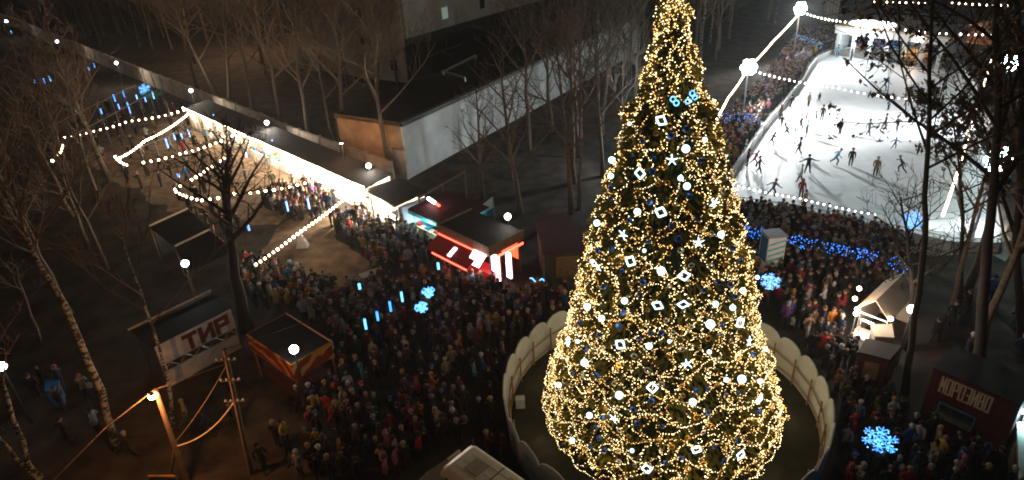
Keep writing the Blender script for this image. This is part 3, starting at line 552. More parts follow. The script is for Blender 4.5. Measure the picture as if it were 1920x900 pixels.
def stage():
    zt = 4.2
    a, b, c2, d = G(1572, 50, zt), G(1775, 72, zt), G(1790, 24, zt), G(1590, 14, zt)
    f = Fr(a, b, (-.3, -1, 0)); D2 = 8.5; L = f.L
    t = thing('stage_pavilion', f.p(L/2, -D2/2, 0), 'wide white stage pavilion with an arched front beyond the ice rink', 'pavilion')
    m = MB(); f.box(m, -.4, L+.4, -D2, .3, zt, zt+.25); m.build('roof', 'canvas', t)
    m = MB(); f.box(m, 0, L, -D2+.2, -D2+.4, 0, zt); f.box(m, 0, .2, -D2+.4, 0, 0, zt); f.box(m, L-.2, L, -D2+.4, 0, 0, zt); m.build('wall', 'white', t)
    for i in range(7):
        u = .3+(L-.6)*i/6; m = MB(); f.box(m, u-.28, u+.28, -.25, 0, 0, zt-.002); m.build('column', 'white', t)
    m = MB(); f.box(m, -.3, L+.3, .02, .2, zt-.9, zt-.01); m.build('front_beam', 'white', t)
    m = MB(); f.box(m, .3, L*.55, -.7, -.6, zt-.5, zt-.35); m.build('light_strip', 'tubecool', t)
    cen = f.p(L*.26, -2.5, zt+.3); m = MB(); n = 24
    m.prism([(cen+f.u*math.cos(2*PI*i/n)*3.0+f.n*math.sin(2*PI*i/n)*2.2) for i in range(n)], zt+.27, zt+.45); m.build('lit_ellipse', 'archwhite', t)  # bright oval of light on the roof put in as an emissive slab
    for u in (.2, .4): lamp('stage_glow', t, f.p(L*u, 1.5, 3.3), 420, (.9, .96, 1), .5)
    m = MB(); f.box(m, 0, L, -D2+.4, -.3, 0, .7); m.build('stage_floor', 'grey', t)
    # mushroom canopy
    p = G(1652, 26); s = thing('mushroom_canopy', p, 'round white canopy glowing behind the stage pavilion roof', 'canopy')
    m = MB(); m.tube([p, p+UP*3.8], .15, 8); m.build('pole', 'white', s)
    m = MB(); n = 16; rim = [p+Vector((3*math.cos(2*PI*i/n), 3*math.sin(2*PI*i/n), 3.6)) for i in range(n)]; mid = [p+Vector((1.8*math.cos(2*PI*i/n), 1.8*math.sin(2*PI*i/n), 4.6)) for i in range(n)]
    m.add(rim+mid+[p+UP*5.0, p+UP*3.5], [(i, (i+1) % n, n+(i+1) % n, n+i) for i in range(n)]+[(n+i, n+(i+1) % n, 2*n) for i in range(n)]+[((i+1) % n, i, 2*n+1) for i in range(n)]); m.build('canopy', 'white', s, True)
    lamp('canopy_glow', s, p+Vector((0, -4, 5.5)), 500, (1, .95, .9), .3)
    # pillar block
    p = G(1554, 42); s = thing('stone_pylon', p, 'pale ribbed pylon left of the stage pavilion', 'pylon')
    m = MB(); m.box(p+UP*2.4, (2.2, 1.4, 4.8)); m.build('shaft', 'pale', s)
    for i in range(4): m = MB(); m.box(p+Vector((-.9+i*.6, -.75, 2.4)), (.22, .1, 4.7)); m.build('rib', 'concrete', s)
    # arched stall (pink)
    for (px0, px1, zr, nm, lb, k) in (((1778, 60), (1862, 72), 3.4, 'arched_tent', 'pinkish tent with a bowed roof right of the stage pavilion', 'pink'), ((1690, 95), (1745, 100), 2.4, 'orange_stall', 'low stall with an orange lit roof in front of the stage', 'palewood')):
        g = Fr(G(*px0, 2), G(*px1, 2), (-.3, -1, 0)); s = thing(nm, g.p(g.L/2, -1.5, 0), lb, 'tent' if 'tent' in nm else 'stall'); n = 8; m = MB(); dp = 4.5 if 'tent' in nm else 2.2
        for i in range(n):
            u0, u1 = g.L*i/n, g.L*(i+1)/n; z0 = 2+(zr-2)*math.sin(PI*i/n); z1 = 2+(zr-2)*math.sin(PI*(i+1)/n)
            m.quad(g.p(u0, 0, z0), g.p(u1, 0, z1), g.p(u1, -dp, z1), g.p(u0, -dp, z0), .05)
        m.build('roof', k, s); m = MB(); g.box(m, 0, g.L, -dp, -dp+.1, 0, 2.1); g.box(m, 0, .1, -dp+.1, 0, 0, 2); g.box(m, g.L-.1, g.L, -dp+.1, 0, 0, 2); m.build('wall', k, s)
        m = MB(); g.box(m, .15, g.L-.15, -.5, 0, 0, .95); m.build('counter', 'wood', s)
        lamp('stall_glow', s, g.p(g.L/2, -.3, 1.7), 120, (1, .62, .35), .2)
        lamp('stall_glow', s, g.p(g.L/2, .5, zr+1.4), 160, (1, .75, .6), .2)
    # advertising column
    P, Q, R = G(1421, 520), G(1431, 527), G(1463, 523); f = Fr(Q, R, (-.1, -1, 0)); s = thing('advertising_pillar', Q, 'white square advertising pillar with slanting pale blue stripes', 'advertising pillar')
    L = f.L; hh = 3.3; dd = 1.1
    m = MB(); f.box(m, 0, L, -dd, 0, .15, hh); m.build('body', 'white', s); m = MB(); f.box(m, -.05, L+.05, -dd-.05, .05, hh, hh+.08); m.build('cap', 'steel', s); m = MB(); f.box(m, -.04, L+.04, -dd-.04, .04, 0, .15); m.build('plinth', 'darkbase', s)
    m = MB()
    for i in range(6): z = .6+i*.42; m.quad(f.p(.04, .012, z), f.p(L-.04, .012, z+.25), f.p(L-.04, .012, z+.38), f.p(.04, .012, z+.15), .01)
    m.build('stripes', 'cyantone', s); m = MB(); f.box(m, -.014, -.002, -dd+.1, -.1, 1.4, hh-.1); m.build('side_poster', 'bluepaint', s)
stage()

# ------------------------------------------------------------------ floodlights, street lamps
def floodlight(px, h, label, power, aim, base=None, watts_col=(.95, .97, 1)):
    p = G(*px, h); t = thing('floodlight_mast', (p.x, p.y, 0), label, 'floodlight', 'masts with floodlights around the rink')
    m = MB(); m.tube([(p.x, p.y, 0), (p.x, p.y, h)], [.11, .07], 8); m.build('mast', 'steel', t)
    m = MB(); m.tube([(p.x-.6, p.y, h-.15), (p.x+.6, p.y, h-.15)], .05, 6); m.build('crossbar', 'steel', t)
    for q in range(7):
        s, z_ = (0, 0) if q == 6 else (.62*math.cos(q*PI/3), .62*math.sin(q*PI/3))
        m = MB(); m.tube([(p.x+s, p.y+.1, h+.1+z_), (p.x+s, p.y-.12, h+.1+z_)], [.22, .31], 10); hd = m.build('lamp_head', 'darksteel', t)
        m = MB(); m.ball((p.x+s, p.y-.14, h+.1+z_), .32, None, 10, 7); m.build('lens', 'flood', hd, True)
    a = Vector(aim); lamp('flood_beam', t, Vector((p.x, p.y-.75, h+.2)), power, watts_col, .25, 'SPOT', math.radians(128), a)
    lamp('flood_spill', t, Vector((p.x, p.y-.8, h+.5)), power*.012, (.5, .85, 1), .25)
rc = Vector((RC.x, RC.y, 0))
floodlight((1403, 127), 5.6, 'glaring floodlight mast beside the left edge of the rink', 18000, rc+Vector((-4, -6, 0)))
floodlight((1500, 17), 7.0, 'glaring floodlight mast at the far left corner of the rink', 18000, rc+Vector((0, 6, 0)))
floodlight((1893, 118), 6.5, 'small distant floodlight mast behind the trees right of the rink', 18000, rc+Vector((4, 4, 0)))
floodlight((1868, 300), 6.5, 'extra floodlight mast added in the trees on the right edge of the rink', 9000, rc+Vector((4, -8, 0)))  # extra mast added to brighten the ice from the right
def globe(px, h, label, power=60, cool=False, r=.2):
    p = G(*px, h); t = thing('street_lamp', (p.x, p.y, 0), label, 'street lamp', 'park lamps with round globes')
    m = MB(); m.tube([(p.x, p.y, 0), (p.x, p.y, .5), (p.x, p.y, h-.15)], [.09, .06, .045], 6); m.build('pole', 'darksteel', t)
    m = MB(); m.ball(p, r, None, 10, 7); m.build('globe', 'globecool' if cool else 'globe', t, True)
    m = MB(); m.tube([(p.x, p.y, h-r-.06), (p.x, p.y, h-r+.03)], [.06, .1], 8); m.build('collar', 'darksteel', t)
    lamp('globe_glow', t, p+Vector((0, -r-.12, r*.6)), power, (1, .9, .78) if not cool else (.8, .95, 1), .12)
for px, h, lb, pw, cool in [((12, 40), 3.8, 'cool white globe lamp in the far top left corner of the park', 250, 1), ((107, 78), 3.8, 'globe lamp with an orange rim of light by the far wall', 330, 0),
    ((218, 118), 3.8, 'globe lamp by the wall between the two farthest wall panels', 700, 0), ((358, 170), 3.8, 'globe lamp at the wall above the green tent', 700, 0), ((500, 230), 3.6, 'globe lamp between the wall and the stall roofs', 650, 0),
    ((691, 311), 3.4, 'dim globe lamp at the foot of the leaning tree by the wall', 380, 0), ((952, 406), 4.0, 'bright globe lamp behind the red kiosk', 80, 0), ((347, 494), 4.0, 'lone white globe lamp in the dark beside the shooting gallery', 160, 1),
    ((551, 655), 4.0, 'white globe lamp shining on the swirl painted booth', 45, 1), ((3, 687), 4.0, 'cool globe lamp cut by the picture edge beside the birches', 50, 1), ((1710, 580), 3.8, 'warm globe lamp between the two tall trees right of the bulb tent', 90, 0)]:
    globe(px, h, lb, pw, cool, .24)

def sodium_wall(px, h, label, power, col, name='street_lamp'):
    p = G(*px, h); t = thing(name, (p.x, p.y, 0), label, 'street lamp'); m = MB(); m.tube([(p.x, p.y, 0), p], .06, 6); m.build('pole', 'darksteel', t)
    m = MB(); m.box(p+UP*.1, (.45, .3, .14)); m.build('shade', 'darksteel', t); m = MB(); m.box(p+Vector((0, 0, -.01)), (.3, .2, .06)); m.build('lamp', 'globe', t); lamp('lamp_glow', t, p-UP*.25, power, col, .15)
sodium_wall((640, 268), 4.6, 'shaded orange lamp on a thin pole before the orange end wall', 300, (1, .5, .2))
floodlight((1236, 190), 6.0, 'unseen floodlight mast added behind the big tree to light the hall wall', 3600, G(930, 215, 7), watts_col=(.9, .96, 1))  # added mast, out of sight, that brightens the white hall wall
# ------------------------------------------------------------------ festoons
bm_ = {}
def bulbmesh(k, r):
    if (k, r) not in bm_:
        m = MB(); m.ball((0, 0, 0), r, None, 6, 4); o = m.build('bulb', k); me = o.data; bpy.data.objects.remove(o); bm_[(k, r)] = me
    return bm_[(k, r)]
def festoon(label, pts, spacing, r=.09, k='bulb', sag=.25, power=0):
    spacing *= .82
    t = thing('light_string', pts[0], label, 'string lights', 'strings of white bulbs'); path = []
    for a, b in zip(pts, pts[1:]):
        L = (b-a).length; n = max(2, int(L/1.0))
        for i in range(n): s = i/n; path.append(a.lerp(b, s)-UP*(sag*4*s*(1-s)*min(1, L/8)))
    path.append(pts[-1]); m = MB(); m.tube(path, .018, 3); m.build('cable', 'black', t)
    tot = sum((b-a).length for a, b in zip(path, path[1:])); n = int(tot/spacing); me = bulbmesh(k, r); d = 0; j = 0; acc = 0; spots = []
    for i in range(n+1):
        tgt = i*spacing
        while j < len(path)-2 and acc+(path[j+1]-path[j]).length < tgt: acc += (path[j+1]-path[j]).length; j += 1
        sl = (path[j+1]-path[j]).length; q = path[j].lerp(path[j+1], min(1, (tgt-acc)/sl if sl else 0)); spots.append(q-UP*(r+.03))
    for q in spots[:100]:
        o = bpy.data.objects.new('bulb', me); COL.objects.link(o); o.parent = t; o.location = q-pts[0]; z = rnd.uniform(.8, 1.15); o.scale = (z, z, z)
    if len(spots) > 100:
        m = MB()
        for q in spots[100:]: m.ball(q, r, None, 6, 4)
        o = m.build('bulbs', k, t); o['kind'] = 'stuff'
    if power:
        n = max(1, int(tot/5))
        for i in range(n): lamp('bulb_glow', t, spots[int((i+.5)/n*(len(spots)-1))]-UP*.35, power, (1, .74, .5) if k == 'bulb' else (1, .92, .82), .3)
    return t
def S(px, z): return [G(x, y, z) for x, y in px]
festoon('straight string of warm bulbs leading to the far end of the stall row', S([(120, 255), (180, 242), (240, 225), (348, 203)], 3.6), .85, .12, power=45)
festoon('diagonal string of warm bulbs below the straight one', S([(218, 296), (270, 262), (356, 208)], 3.6), .6, .12, power=45)
festoon('short hooked string of bulbs left of the diagonal one', S([(215, 291), (228, 303), (242, 308)], 3.4), .7, .12)
festoon('string of warm bulbs below the hanging blue tubes ending at the roof corner', S([(268, 302), (340, 285), (440, 250)], 3.4), .8, .12, power=45)
festoon('short slanting string of bulbs among dark branches', S([(358, 334), (388, 314), (422, 292)], 3.4), .8, .12, power=45)
festoon('curved string of warm bulbs around the big dark tree', S([(337, 346), (324, 353), (350, 366), (380, 373), (440, 360), (500, 355), (560, 343), (605, 330)], 3.2), .8, .12, power=45)
festoon('long straight string of bulbs over the trodden soil', S([(642, 373), (560, 433), (474, 496)], 3.6), .55, .11, sag=.1, power=110)
festoon('tiny far string of bulbs at the left by the path', S([(117, 270), (110, 285), (95, 300)], 3.0), 1.0, .14)
festoon('row of bulbs along the roof edge of the market row', [frS.p(u, .42, 2.9) for u in (0, 4, 9, 14, 20, 26, 32, frS.L)], .5, .1, sag=.05)
festoon('blazing string of bulbs from behind the big tree to the near floodlight', S([(1336, 232), (1366, 180), (1400, 131)], 5.2), .5, .095, 'bulb', sag=.15, power=150)
festoon('blazing string of bulbs between the two floodlight masts', S([(1404, 124), (1450, 75), (1498, 24)], 6.0), .62, .1, 'bulb', sag=.15, power=150)
festoon('string of pale bulbs crossing the ice from the near floodlight', S([(1408, 130), (1570, 163), (1740, 186)], 5.2), .75, .09, 'bulbcool', sag=.2)
festoon('string of pale bulbs from the far floodlight along the stage roof', S([(1508, 22), (1580, 38), (1700, 54), (1868, 62)], 6.4), .9, .13, 'bulbcool', sag=.2)
festoon('string of pale bulbs low over the near end of the ice', S([(1365, 342), (1500, 370), (1650, 402)], 4.0), .5, .07, 'bulbcool', sag=.1)
festoon('bright dense string of bulbs down the right side of the rink', S([(1866, 92), (1838, 180), (1815, 260), (1790, 340), (1768, 402)], 4.6), .55, .1, 'bulb', sag=.2)
festoon('farthest string of bulbs along the top right edge of the picture', S([(1640, 1), (1780, 3), (1900, 8)], 5.0), 1.1, .14, 'bulb', sag=.1)

# ------------------------------------------------------------------ blue lights
def meteor(p, L, label, k='meteor', r=.07, cord=1.2, grp='blue hanging light tubes'):
    t = thing('blue_light_tube', p, label, 'light tube', grp); m = MB(); m.tube([p, p-UP*L], r, 6); m.build('tube', k, t)
    m = MB(); m.tube([p, p+UP*cord], .012, 3); m.build('cord', 'black', t)
def frames():
    for px0, px1, z, lb in (((62, 252), (254, 160), 3.2, 'far long rail on posts that carries blue light tubes'), ((140, 252), (300, 166), 3.0, 'near long rail on posts that carries blue light tubes'), ((262, 276), (342, 246), 3.0, 'short rail on posts between the strings of bulbs')):
        a, b = G(*px0, z), G(*px1, z); f = Fr(a, b, CAMSIDE); t = thing('post_rail', (a.x, a.y, 0), lb, 'rail frame', 'long rails hung with blue tubes'); m = MB(); m.tube([a, b, f.p(f.L+.4, .4, z-.6)], .06, 5); m.build('rail', 'steel', t)
        n = max(3, int(f.L/2.6))
        for i in range(n+1): u = f.L*i/n; m = MB(); m.tube([f.p(u, 0, 0), f.p(u, 0, z-.03), f.p(u, .5, z-.2)], .045, 5); m.build('post', 'steel', t)
frames()
mets = [((64, 150), .5, 'round blue light, left one of the far trio'), ((81, 147), 1.1, 'middle blue tube of the far trio in the dark'), ((92, 143), 1.0, 'right blue tube of the far trio in the dark'), ((165, 126), .6, 'shorter blue tube of the far pair by the wall'), ((175, 118), .9, 'longer blue tube of the far pair by the wall'),
    ((212, 177), 1.2, 'blue tube on the far rail, left of the pale one'), ((230, 170), 1.1, 'pale blue tube on the far rail'), ((141, 203), .9, 'lone blue tube toward the dark end of the far rail'), ((188, 204), .8, 'small blue tube on the near rail at its left'), ((221, 195), .8, 'blue tube on the near rail beside pale figures'),
    ((238, 192), 1.8, 'long blue tube leaning from the near rail'), ((255, 178), .7, 'small blue light beside the blue cluster'), ((271, 182), .8, 'blue tube just under the blue cluster'), ((285, 172), 1.2, 'blue tube at the right end of the near rail'),
    ((310, 260), 1.3, 'thick blue tube on the short rail'), ((325, 250), .9, 'middle blue tube on the short rail'), ((339, 250), .9, 'right blue tube on the short rail'), ((352, 243), 1.1, 'blue tube against the lit stall canvas'), ((400, 214), 1.0, 'blue tube over the dark stall roof'),
    ((333, 325), .5, 'small blue light beside the short slanting bulb string'), ((460, 285), .7, 'blue light in front of the lit stall canvas'), ((510, 262), .5, 'pale blue light beside the wall lamp'), ((526, 256), .9, 'blue tube over the stall roof under the leaning trunks'),
    ((464, 420), .7, 'blue tube at the right of the big dark tree'), ((20, 58), .6, 'blue light below the farthest globe lamp'),
    ((730, 565), .9, 'bright blue tube over the crowd, middle of the low garland'), ((683, 598), .9, 'blue tube over the crowd at the low end of the garland'), ((752, 547), .9, 'upper blue tube of the crowd garland'), ((706, 584), .8, 'violet blue tube of the crowd garland, second lowest'), ((821, 493), .6, 'small blue tube in the crowd before the red kiosk'),
    ((885, 425), .6, 'short blue light on the red kiosk roof'), ((907, 418), .9, 'thin blue tube hanging by the banner'), ((673, 532), .5, 'tiny blue light at the edge of the trodden soil'), ((536, 378), 1.1, 'blue tube above the families by the stall row'), ((576, 372), 1.2, 'pale blue tube above the families by the stall row')]
for px, L, lb in mets: meteor(G(*px, 2.9), L*.8, lb, rnd.choice(['meteor', 'meteor', 'meteorpale']), .075 if L > .6 else .09)
def wire(name, pts, label, k='black', r=.015, cat='cable'):
    m = MB(); m.tube(pts, r, 4); return tag(m.build(name, k, None), label, cat)
wire('garland_cable', [G(x, y, 2.9) for x, y in ((660, 612), (683, 598), (706, 584), (730, 565), (752, 547), (790, 530))], 'dark cable over the crowd that carries the low row of blue tubes', r=.02)
def snowflake(px, z, s, label, name='lit_snowflake', cat='snowflake light', k='snow', heart=False):
    c = G(*px, z); n = (Vector((0, 0, CAMH))-c); n.z *= .4; n.normalize(); ux = n.cross(UP).normalized(); uz = ux.cross(n).normalized()*-1; uz = UP
    t = thing(name, (c.x, c.y, 0), label, cat, 'blue lit figures in the crowd'); m = MB()
    if heart: poly = [(0, -1), (-.5, -.35), (-.95, .3), (-.6, .8), (0, .45), (.6, .8), (.95, .3), (.5, -.35), (0, -1)]; m.tube([c+ux*x*s+uz*y*s for x, y in poly], .05, 5); m.tube([c+ux*x*s*.6+uz*y*s*.6 for x, y in poly], .05, 5)
    else:
        for i in range(6):
            a = PI/6+i*PI/3; d = ux*math.cos(a)+uz*math.sin(a); e = ux*-math.sin(a)+uz*math.cos(a)
            m.tube([c, c+d*s], .035, 4)
            for q in (.45, .72): m.tube([c+d*s*(q+.2)+e*s*.24, c+d*s*q, c+d*s*(q+.2)-e*s*.24], .03, 4)
        for q in (.35, .6): m.tube([c+(ux*math.cos(i*PI/3+PI/6)+uz*math.sin(i*PI/3+PI/6))*s*q for i in range(7)], .03, 4)
    m.build('light_tubes', k, t)
    m2 = MB()
    for i in range(40):
        a = rnd.uniform(0, 2*PI); q = math.sqrt(rnd.random())*s*.95; m2.octa(c+ux*math.cos(a)*q+uz*math.sin(a)*q+n*.06, .045)
    lp_ = m2.build('led_points', 'meteorpale', t); lp_['kind'] = 'stuff'
    m = MB(); m.tube([(c.x, c.y, 0), c-UP*s*.9], .04, 6); m.build('pole', 'darksteel', t)
snowflake((1445, 528), 2.4, .62, 'blue snowflake light below the white advertising pillar')
snowflake((1650, 825), 2.6, .75, 'large blue snowflake light in the crowd right of the scalloped fence')
snowflake((790, 576), 2.5, .42, 'small blue snowflake light under the heart shaped one')
snowflake((803, 548), 2.5, .42, 'blue heart shaped light over the middle of the crowd', 'lit_heart', 'heart light', heart=True)
snowflake((272, 168), 3.0, .8, 'blue cluster light at the far rail end', 'lit_star', 'star light')
snowflake((1712, 413), 3.2, .7, 'blue star light hanging before the near corner of the ice', 'lit_star', 'star light')
def netlights(px, label, h=.9, z0=.6, dens=26, k='netblue'):
    pts = [G(x, y) for x, y in px]; t = thing('blue_net_lights', pts[0], label, 'net lights', 'blue net lights around the rink'); m = MB(); cb = MB(); fq = []
    for a, b in zip(pts, pts[1:]):
        d = b-a; n = int(d.length*dens)
        cb.tube([a+UP*(z0+h), b+UP*(z0+h)], .02, 3)
        for i in range(n): p = a+d*rnd.random()+UP*(z0+h*rnd.random()**.8)+Vector((rnd.uniform(-.15, .15), rnd.uniform(-.15, .15), 0)); m.octa(p, rnd.uniform(.025, .045))
        for i in range(int(d.length/2)+1): p = a+d*(i/max(1, int(d.length/2))); fq.append(p)
    o = m.build('led_points', k, t); o['kind'] = 'stuff'; cb.build('cable', 'black', t); repeat('post', [(0, 0, 0), (0, 0, z0+h)], .03, fq, 'darksteel', t)
netlights([(1383, 470), (1425, 478)], 'blue net lights on the fence left of the advertising pillar', .9, 1.3, dens=30)
netlights([(1466, 490), (1520, 500), (1580, 515), (1640, 525)], 'blue net lights on the fence right of the advertising pillar', .9, 1.3, dens=26)
netlights([(1655, 532), (1690, 545)], 'loose patch of blue net lights before the globe lamp', .9, 1.3, dens=30)
netlights([(1487, 90), (1540, 108), (1600, 122)][:2], 'blue net lights along the far left rink corner', 1.0, 1.2, 16, 'meteorpale')
netlights([(1560, 96), (1640, 100), (1720, 108), (1790, 118)], 'blue net lights behind the far boards of the rink', 1.0, .9, 14)
netlights([(1344, 250), (1395, 252), (1430, 258)], 'blue net lights beside the big tree near the rink edge', 1.0, 1.4, 14)

# ------------------------------------------------------------------ scalloped ring fence
TC = G(1247, 775); TC.z = 0; TC.x -= .33
RF = 7.9
def ringfence():
    t = thing('scalloped_fence', TC, 'round cream fence with scalloped board tops encircling the big tree', 'fence'); n = 30
    for i in range(n):
        a0, a1 = 2*PI*i/n, 2*PI*(i+1)/n; am = (a0+a1)/2; c = TC+Vector((math.cos(am), math.sin(am), 0))*RF; w2 = RF*math.tan(PI/n)+.02
        e = Vector((-math.sin(am), math.cos(am), 0)); o = Vector((math.cos(am), math.sin(am), 0))
        prof = [(-w2, .04), (w2, .04), (w2, 1.75)]+[(w2*math.cos(q*PI/8), 1.75+.55*math.sin(q*PI/8)) for q in range(1, 8)]+[(-w2, 1.75)]
        vs = [c+e*x+UP*z+o*(.035+z*.07) for x, z in prof]+[c+e*x+UP*z-o*(.035-z*.07) for x, z in prof]; N = len(prof)
        m = MB(); m.add(vs, [tuple(range(N)), tuple(range(2*N-1, N-1, -1))]+[(j, N+j, N+(j+1) % N, (j+1) % N) for j in range(N)])
        m.build('panel', 'cream', t)
    repeat('post', [(0, 0, 0), (0, 0, 1.7)], .05, [TC+Vector((math.cos(2*PI*i/n), math.sin(2*PI*i/n), 0))*(RF-.12) for i in range(n)], 'wood', t)
    m = MB()
    for z in (.35, 1.15): m.tube([TC+Vector((math.cos(2*PI*i/n)*(RF-.12+z*.07), math.sin(2*PI*i/n)*(RF-.12+z*.07), z)) for i in range(n+1)], .045, 4)
    m.build('rail', 'wood', t)
    m = MB(); m.prism([TC+Vector((math.cos(2*PI*i/40), math.sin(2*PI*i/40), 0))*(RF-.05) for i in range(40)], .009, .02); struct('lawn', m, 'lawn')
    p = G(976, 762); m = MB(); m.box(p+UP*.3, (.5, .4, .6)); o = m.build('utility_box', 'cream', None, loc=p); tag(o, 'small cream box on the dark lawn inside the scalloped fence', 'box')
ringfence()

# ------------------------------------------------------------------ the big christmas tree
PROF = [(-36, 2), (0, 15), (50, 27), (100, 44), (150, 52), (185, 64), (205, 83), (250, 91), (300, 104), (350, 119), (400, 135), (450, 150), (500, 160), (550, 168), (600, 177), (650, 194), (700, 212), (740, 223), (775, 221), (800, 212)]
def xtree():
    prof = []
    for y, hw in PROF:
        p = PY(1235, y, TC.y); z = p.z; v = CMI @ (p-Vector((0, 0, CAMH))); prof.append((z, .95*hw*-v.z/FPX))
    prof.sort(); prof[0] = (max(.5, prof[0][0]), prof[0][1]); zmin, zmax = prof[0][0], prof[-1][0]
    def R(z):
        if z <= prof[0][0]: return prof[0][1]
        for (z0, r0), (z1, r1) in zip(prof, prof[1:]):
            if z <= z1: return r0+(r1-r0)*(z-z0)/max(1e-6, z1-z0)
        return 0
    def ax(z): return TC+Vector((-.42*z/21, 0, z))
    t = thing('christmas_tree', TC, 'towering Christmas tree of dark green needles wrapped in golden lights', 'christmas tree')
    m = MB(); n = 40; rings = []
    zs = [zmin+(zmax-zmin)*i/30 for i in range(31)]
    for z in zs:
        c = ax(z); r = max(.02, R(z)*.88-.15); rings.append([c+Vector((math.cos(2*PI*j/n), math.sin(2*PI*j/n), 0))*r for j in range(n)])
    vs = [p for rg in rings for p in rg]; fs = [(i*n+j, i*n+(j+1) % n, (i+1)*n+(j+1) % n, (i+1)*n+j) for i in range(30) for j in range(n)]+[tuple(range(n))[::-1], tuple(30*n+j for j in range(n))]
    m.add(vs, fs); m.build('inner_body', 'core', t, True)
    m = MB(); m.tube([ax(0), ax(zmin+.5)], .5, 12); m.build('trunk', 'bark', t)
    r = random.Random(3); m = MB(); cnt = 0
    while cnt < 15000:
        z = zmin+(zmax-zmin)*(1-math.sqrt(r.random())) if r.random() < .8 else r.uniform(zmin, zmax)
        a = r.uniform(0, 2*PI); rr = R(z); 
        lump = noise.noise(Vector((math.cos(a)*rr*1.1, math.sin(a)*rr*1.1, z*1.1)))
        if lump < -.28 and r.random() < .6: continue
        o = Vector((math.cos(a), math.sin(a), 0)); base = ax(z)+o*(rr*r.uniform(.82, .95)+lump*.5-.05); s = r.uniform(.22, .5)*(1 if z < zmax-4 else .6)
        d = (o+Vector((r.uniform(-.5, .5), r.uniform(-.5, .5), r.uniform(-.7, .35)))).normalized(); e = d.cross(UP).normalized(); f = d.cross(e)
        for q in range(3):
            w_ = (e*math.cos(q*2.1+a)+f*math.sin(q*2.1+a))*s*.16; m.add([base-w_, base+w_, base+d*s+w_*r.uniform(-1.5, 1.5)], [(0, 1, 2)])
        cnt += 1
    m.build('needles', 'needles', t)
    return R, ax, zmin, zmax
R, ax, zmin, zmax = xtree()
def gpt(z, a, off=.0): return ax(z)+Vector((math.cos(a), math.sin(a), 0))*(R(z)+off+.4*noise.noise(Vector((math.cos(a)*R(z)*1.1, math.sin(a)*R(z)*1.1, z*1.1))))
def side(a):
    s = math.degrees(a) % 360      # 270 faces the camera
    d = (s-270+540) % 360-180
    return d
def garlands():
    r = random.Random(11); nv = 72
    def place(t, path, step, r0, k, jit=.0):
        m = MB(); m.tube(path, .012, 3); m.build('wire', 'black', t); m = MB(); acc = 0; nxt = 0; c = 0
        for a, b in zip(path, path[1:]):
            L = (b-a).length
            while nxt <= acc+L:
                q = a.lerp(b, (nxt-acc)/L); m.octa(q+Vector((r.uniform(-jit, jit), r.uniform(-jit, jit), r.uniform(-jit, jit))), r0*r.uniform(.7, 1.25)); nxt += step*r.uniform(.75, 1.25); c += 1
            acc += L
        o = m.build('small_bulbs', k, t); o['kind'] = 'stuff'; return c
    cnt = 0
    for i in range(nv):
        a0 = 2*PI*i/nv+r.uniform(-.05, .05); top = zmax-.2 if i % 3 == 0 else r.uniform(7, 17); path = []; z = top; ph = r.uniform(0, 6); ph2 = r.uniform(0, 6)
        while z > zmin+.1:
            wob = (.38*math.sin(z*2.3+ph)+.34*math.sin(z*5.1+ph2)+.16*math.sin(z*9.7+ph)+.5*noise.noise(Vector((i*3.1, z*.8, 0))))
            path.append(gpt(z, a0+wob/max(.8, R(z))*.8, .02+.16*math.sin(z*4+ph)+.12*noise.noise(Vector((i*5, z*3, 1))))); z -= .09
        d = side(a0); wh = 'camera side' if abs(d) < 60 else ('rink side' if 0 < d < 130 else ('stall side' if d < 0 and d > -130 else 'far side'))
        t = thing('golden_garland', path[0], 'golden light garland running down the %s of the tree' % wh, 'garland', 'golden garlands down the '+wh+' of the tree')
        if i % 4 == 0:
            for q in range(8, len(path), 26): lamp('bulb_glow', t, path[q]+(path[q]-ax(path[q].z)).normalized()*.4, 10, (1, .7, .35), .25)
        cnt += place(t, path, .1, .0215, 'bulbtree' if i % 2 else 'bulbtree2', .06)
    hs = [zmin+.05, 1.1, 2.0, 3.0, 4.0, 5.0, 6.2, 8.0]
    names = ['lowest rim', 'first loop above the rim', 'second loop above the rim', 'third loop above the rim', 'fourth loop above the rim', 'loop where the skirt narrows', 'loop just above the skirt', 'loop at a third of the height', 'loop below the middle', 'loop at the middle', 'loop above the middle', 'loop at two thirds of the height', 'loop under the dark gap', 'loop just below the blue rings']
    for i, h in enumerate(hs):
        path = []; ph = r.uniform(0, 6); ns = r.randint(9, 14); N = 260 if h < 8 else 160
        for q in range(N+1):
            a = 2*PI*q/N; sw = abs(math.sin(a*ns/2+ph)); z = h+(0 if i == 0 else .55*(1-sw)+.35*noise.noise(Vector((math.cos(a)*2, math.sin(a)*2, i*5)))); z = max(zmin+.05, z); path.append(gpt(z, a, .08))
        t = thing('golden_garland', path[0], 'golden light garland around the tree, %s' % names[i], 'garland', 'golden garlands looped around the tree')
        cnt += place(t, path, .085, .022, 'bulbtree2' if i % 2 == 0 else 'bulbtree', .03)
        for q in range(0, N, max(1, int(N/9))): lamp('bulb_glow', t, path[q]+(path[q]-ax(path[q].z)).normalized()*.4, 10, (1, .72, .38), .25)
    print('tree bulbs', cnt)
garlands()
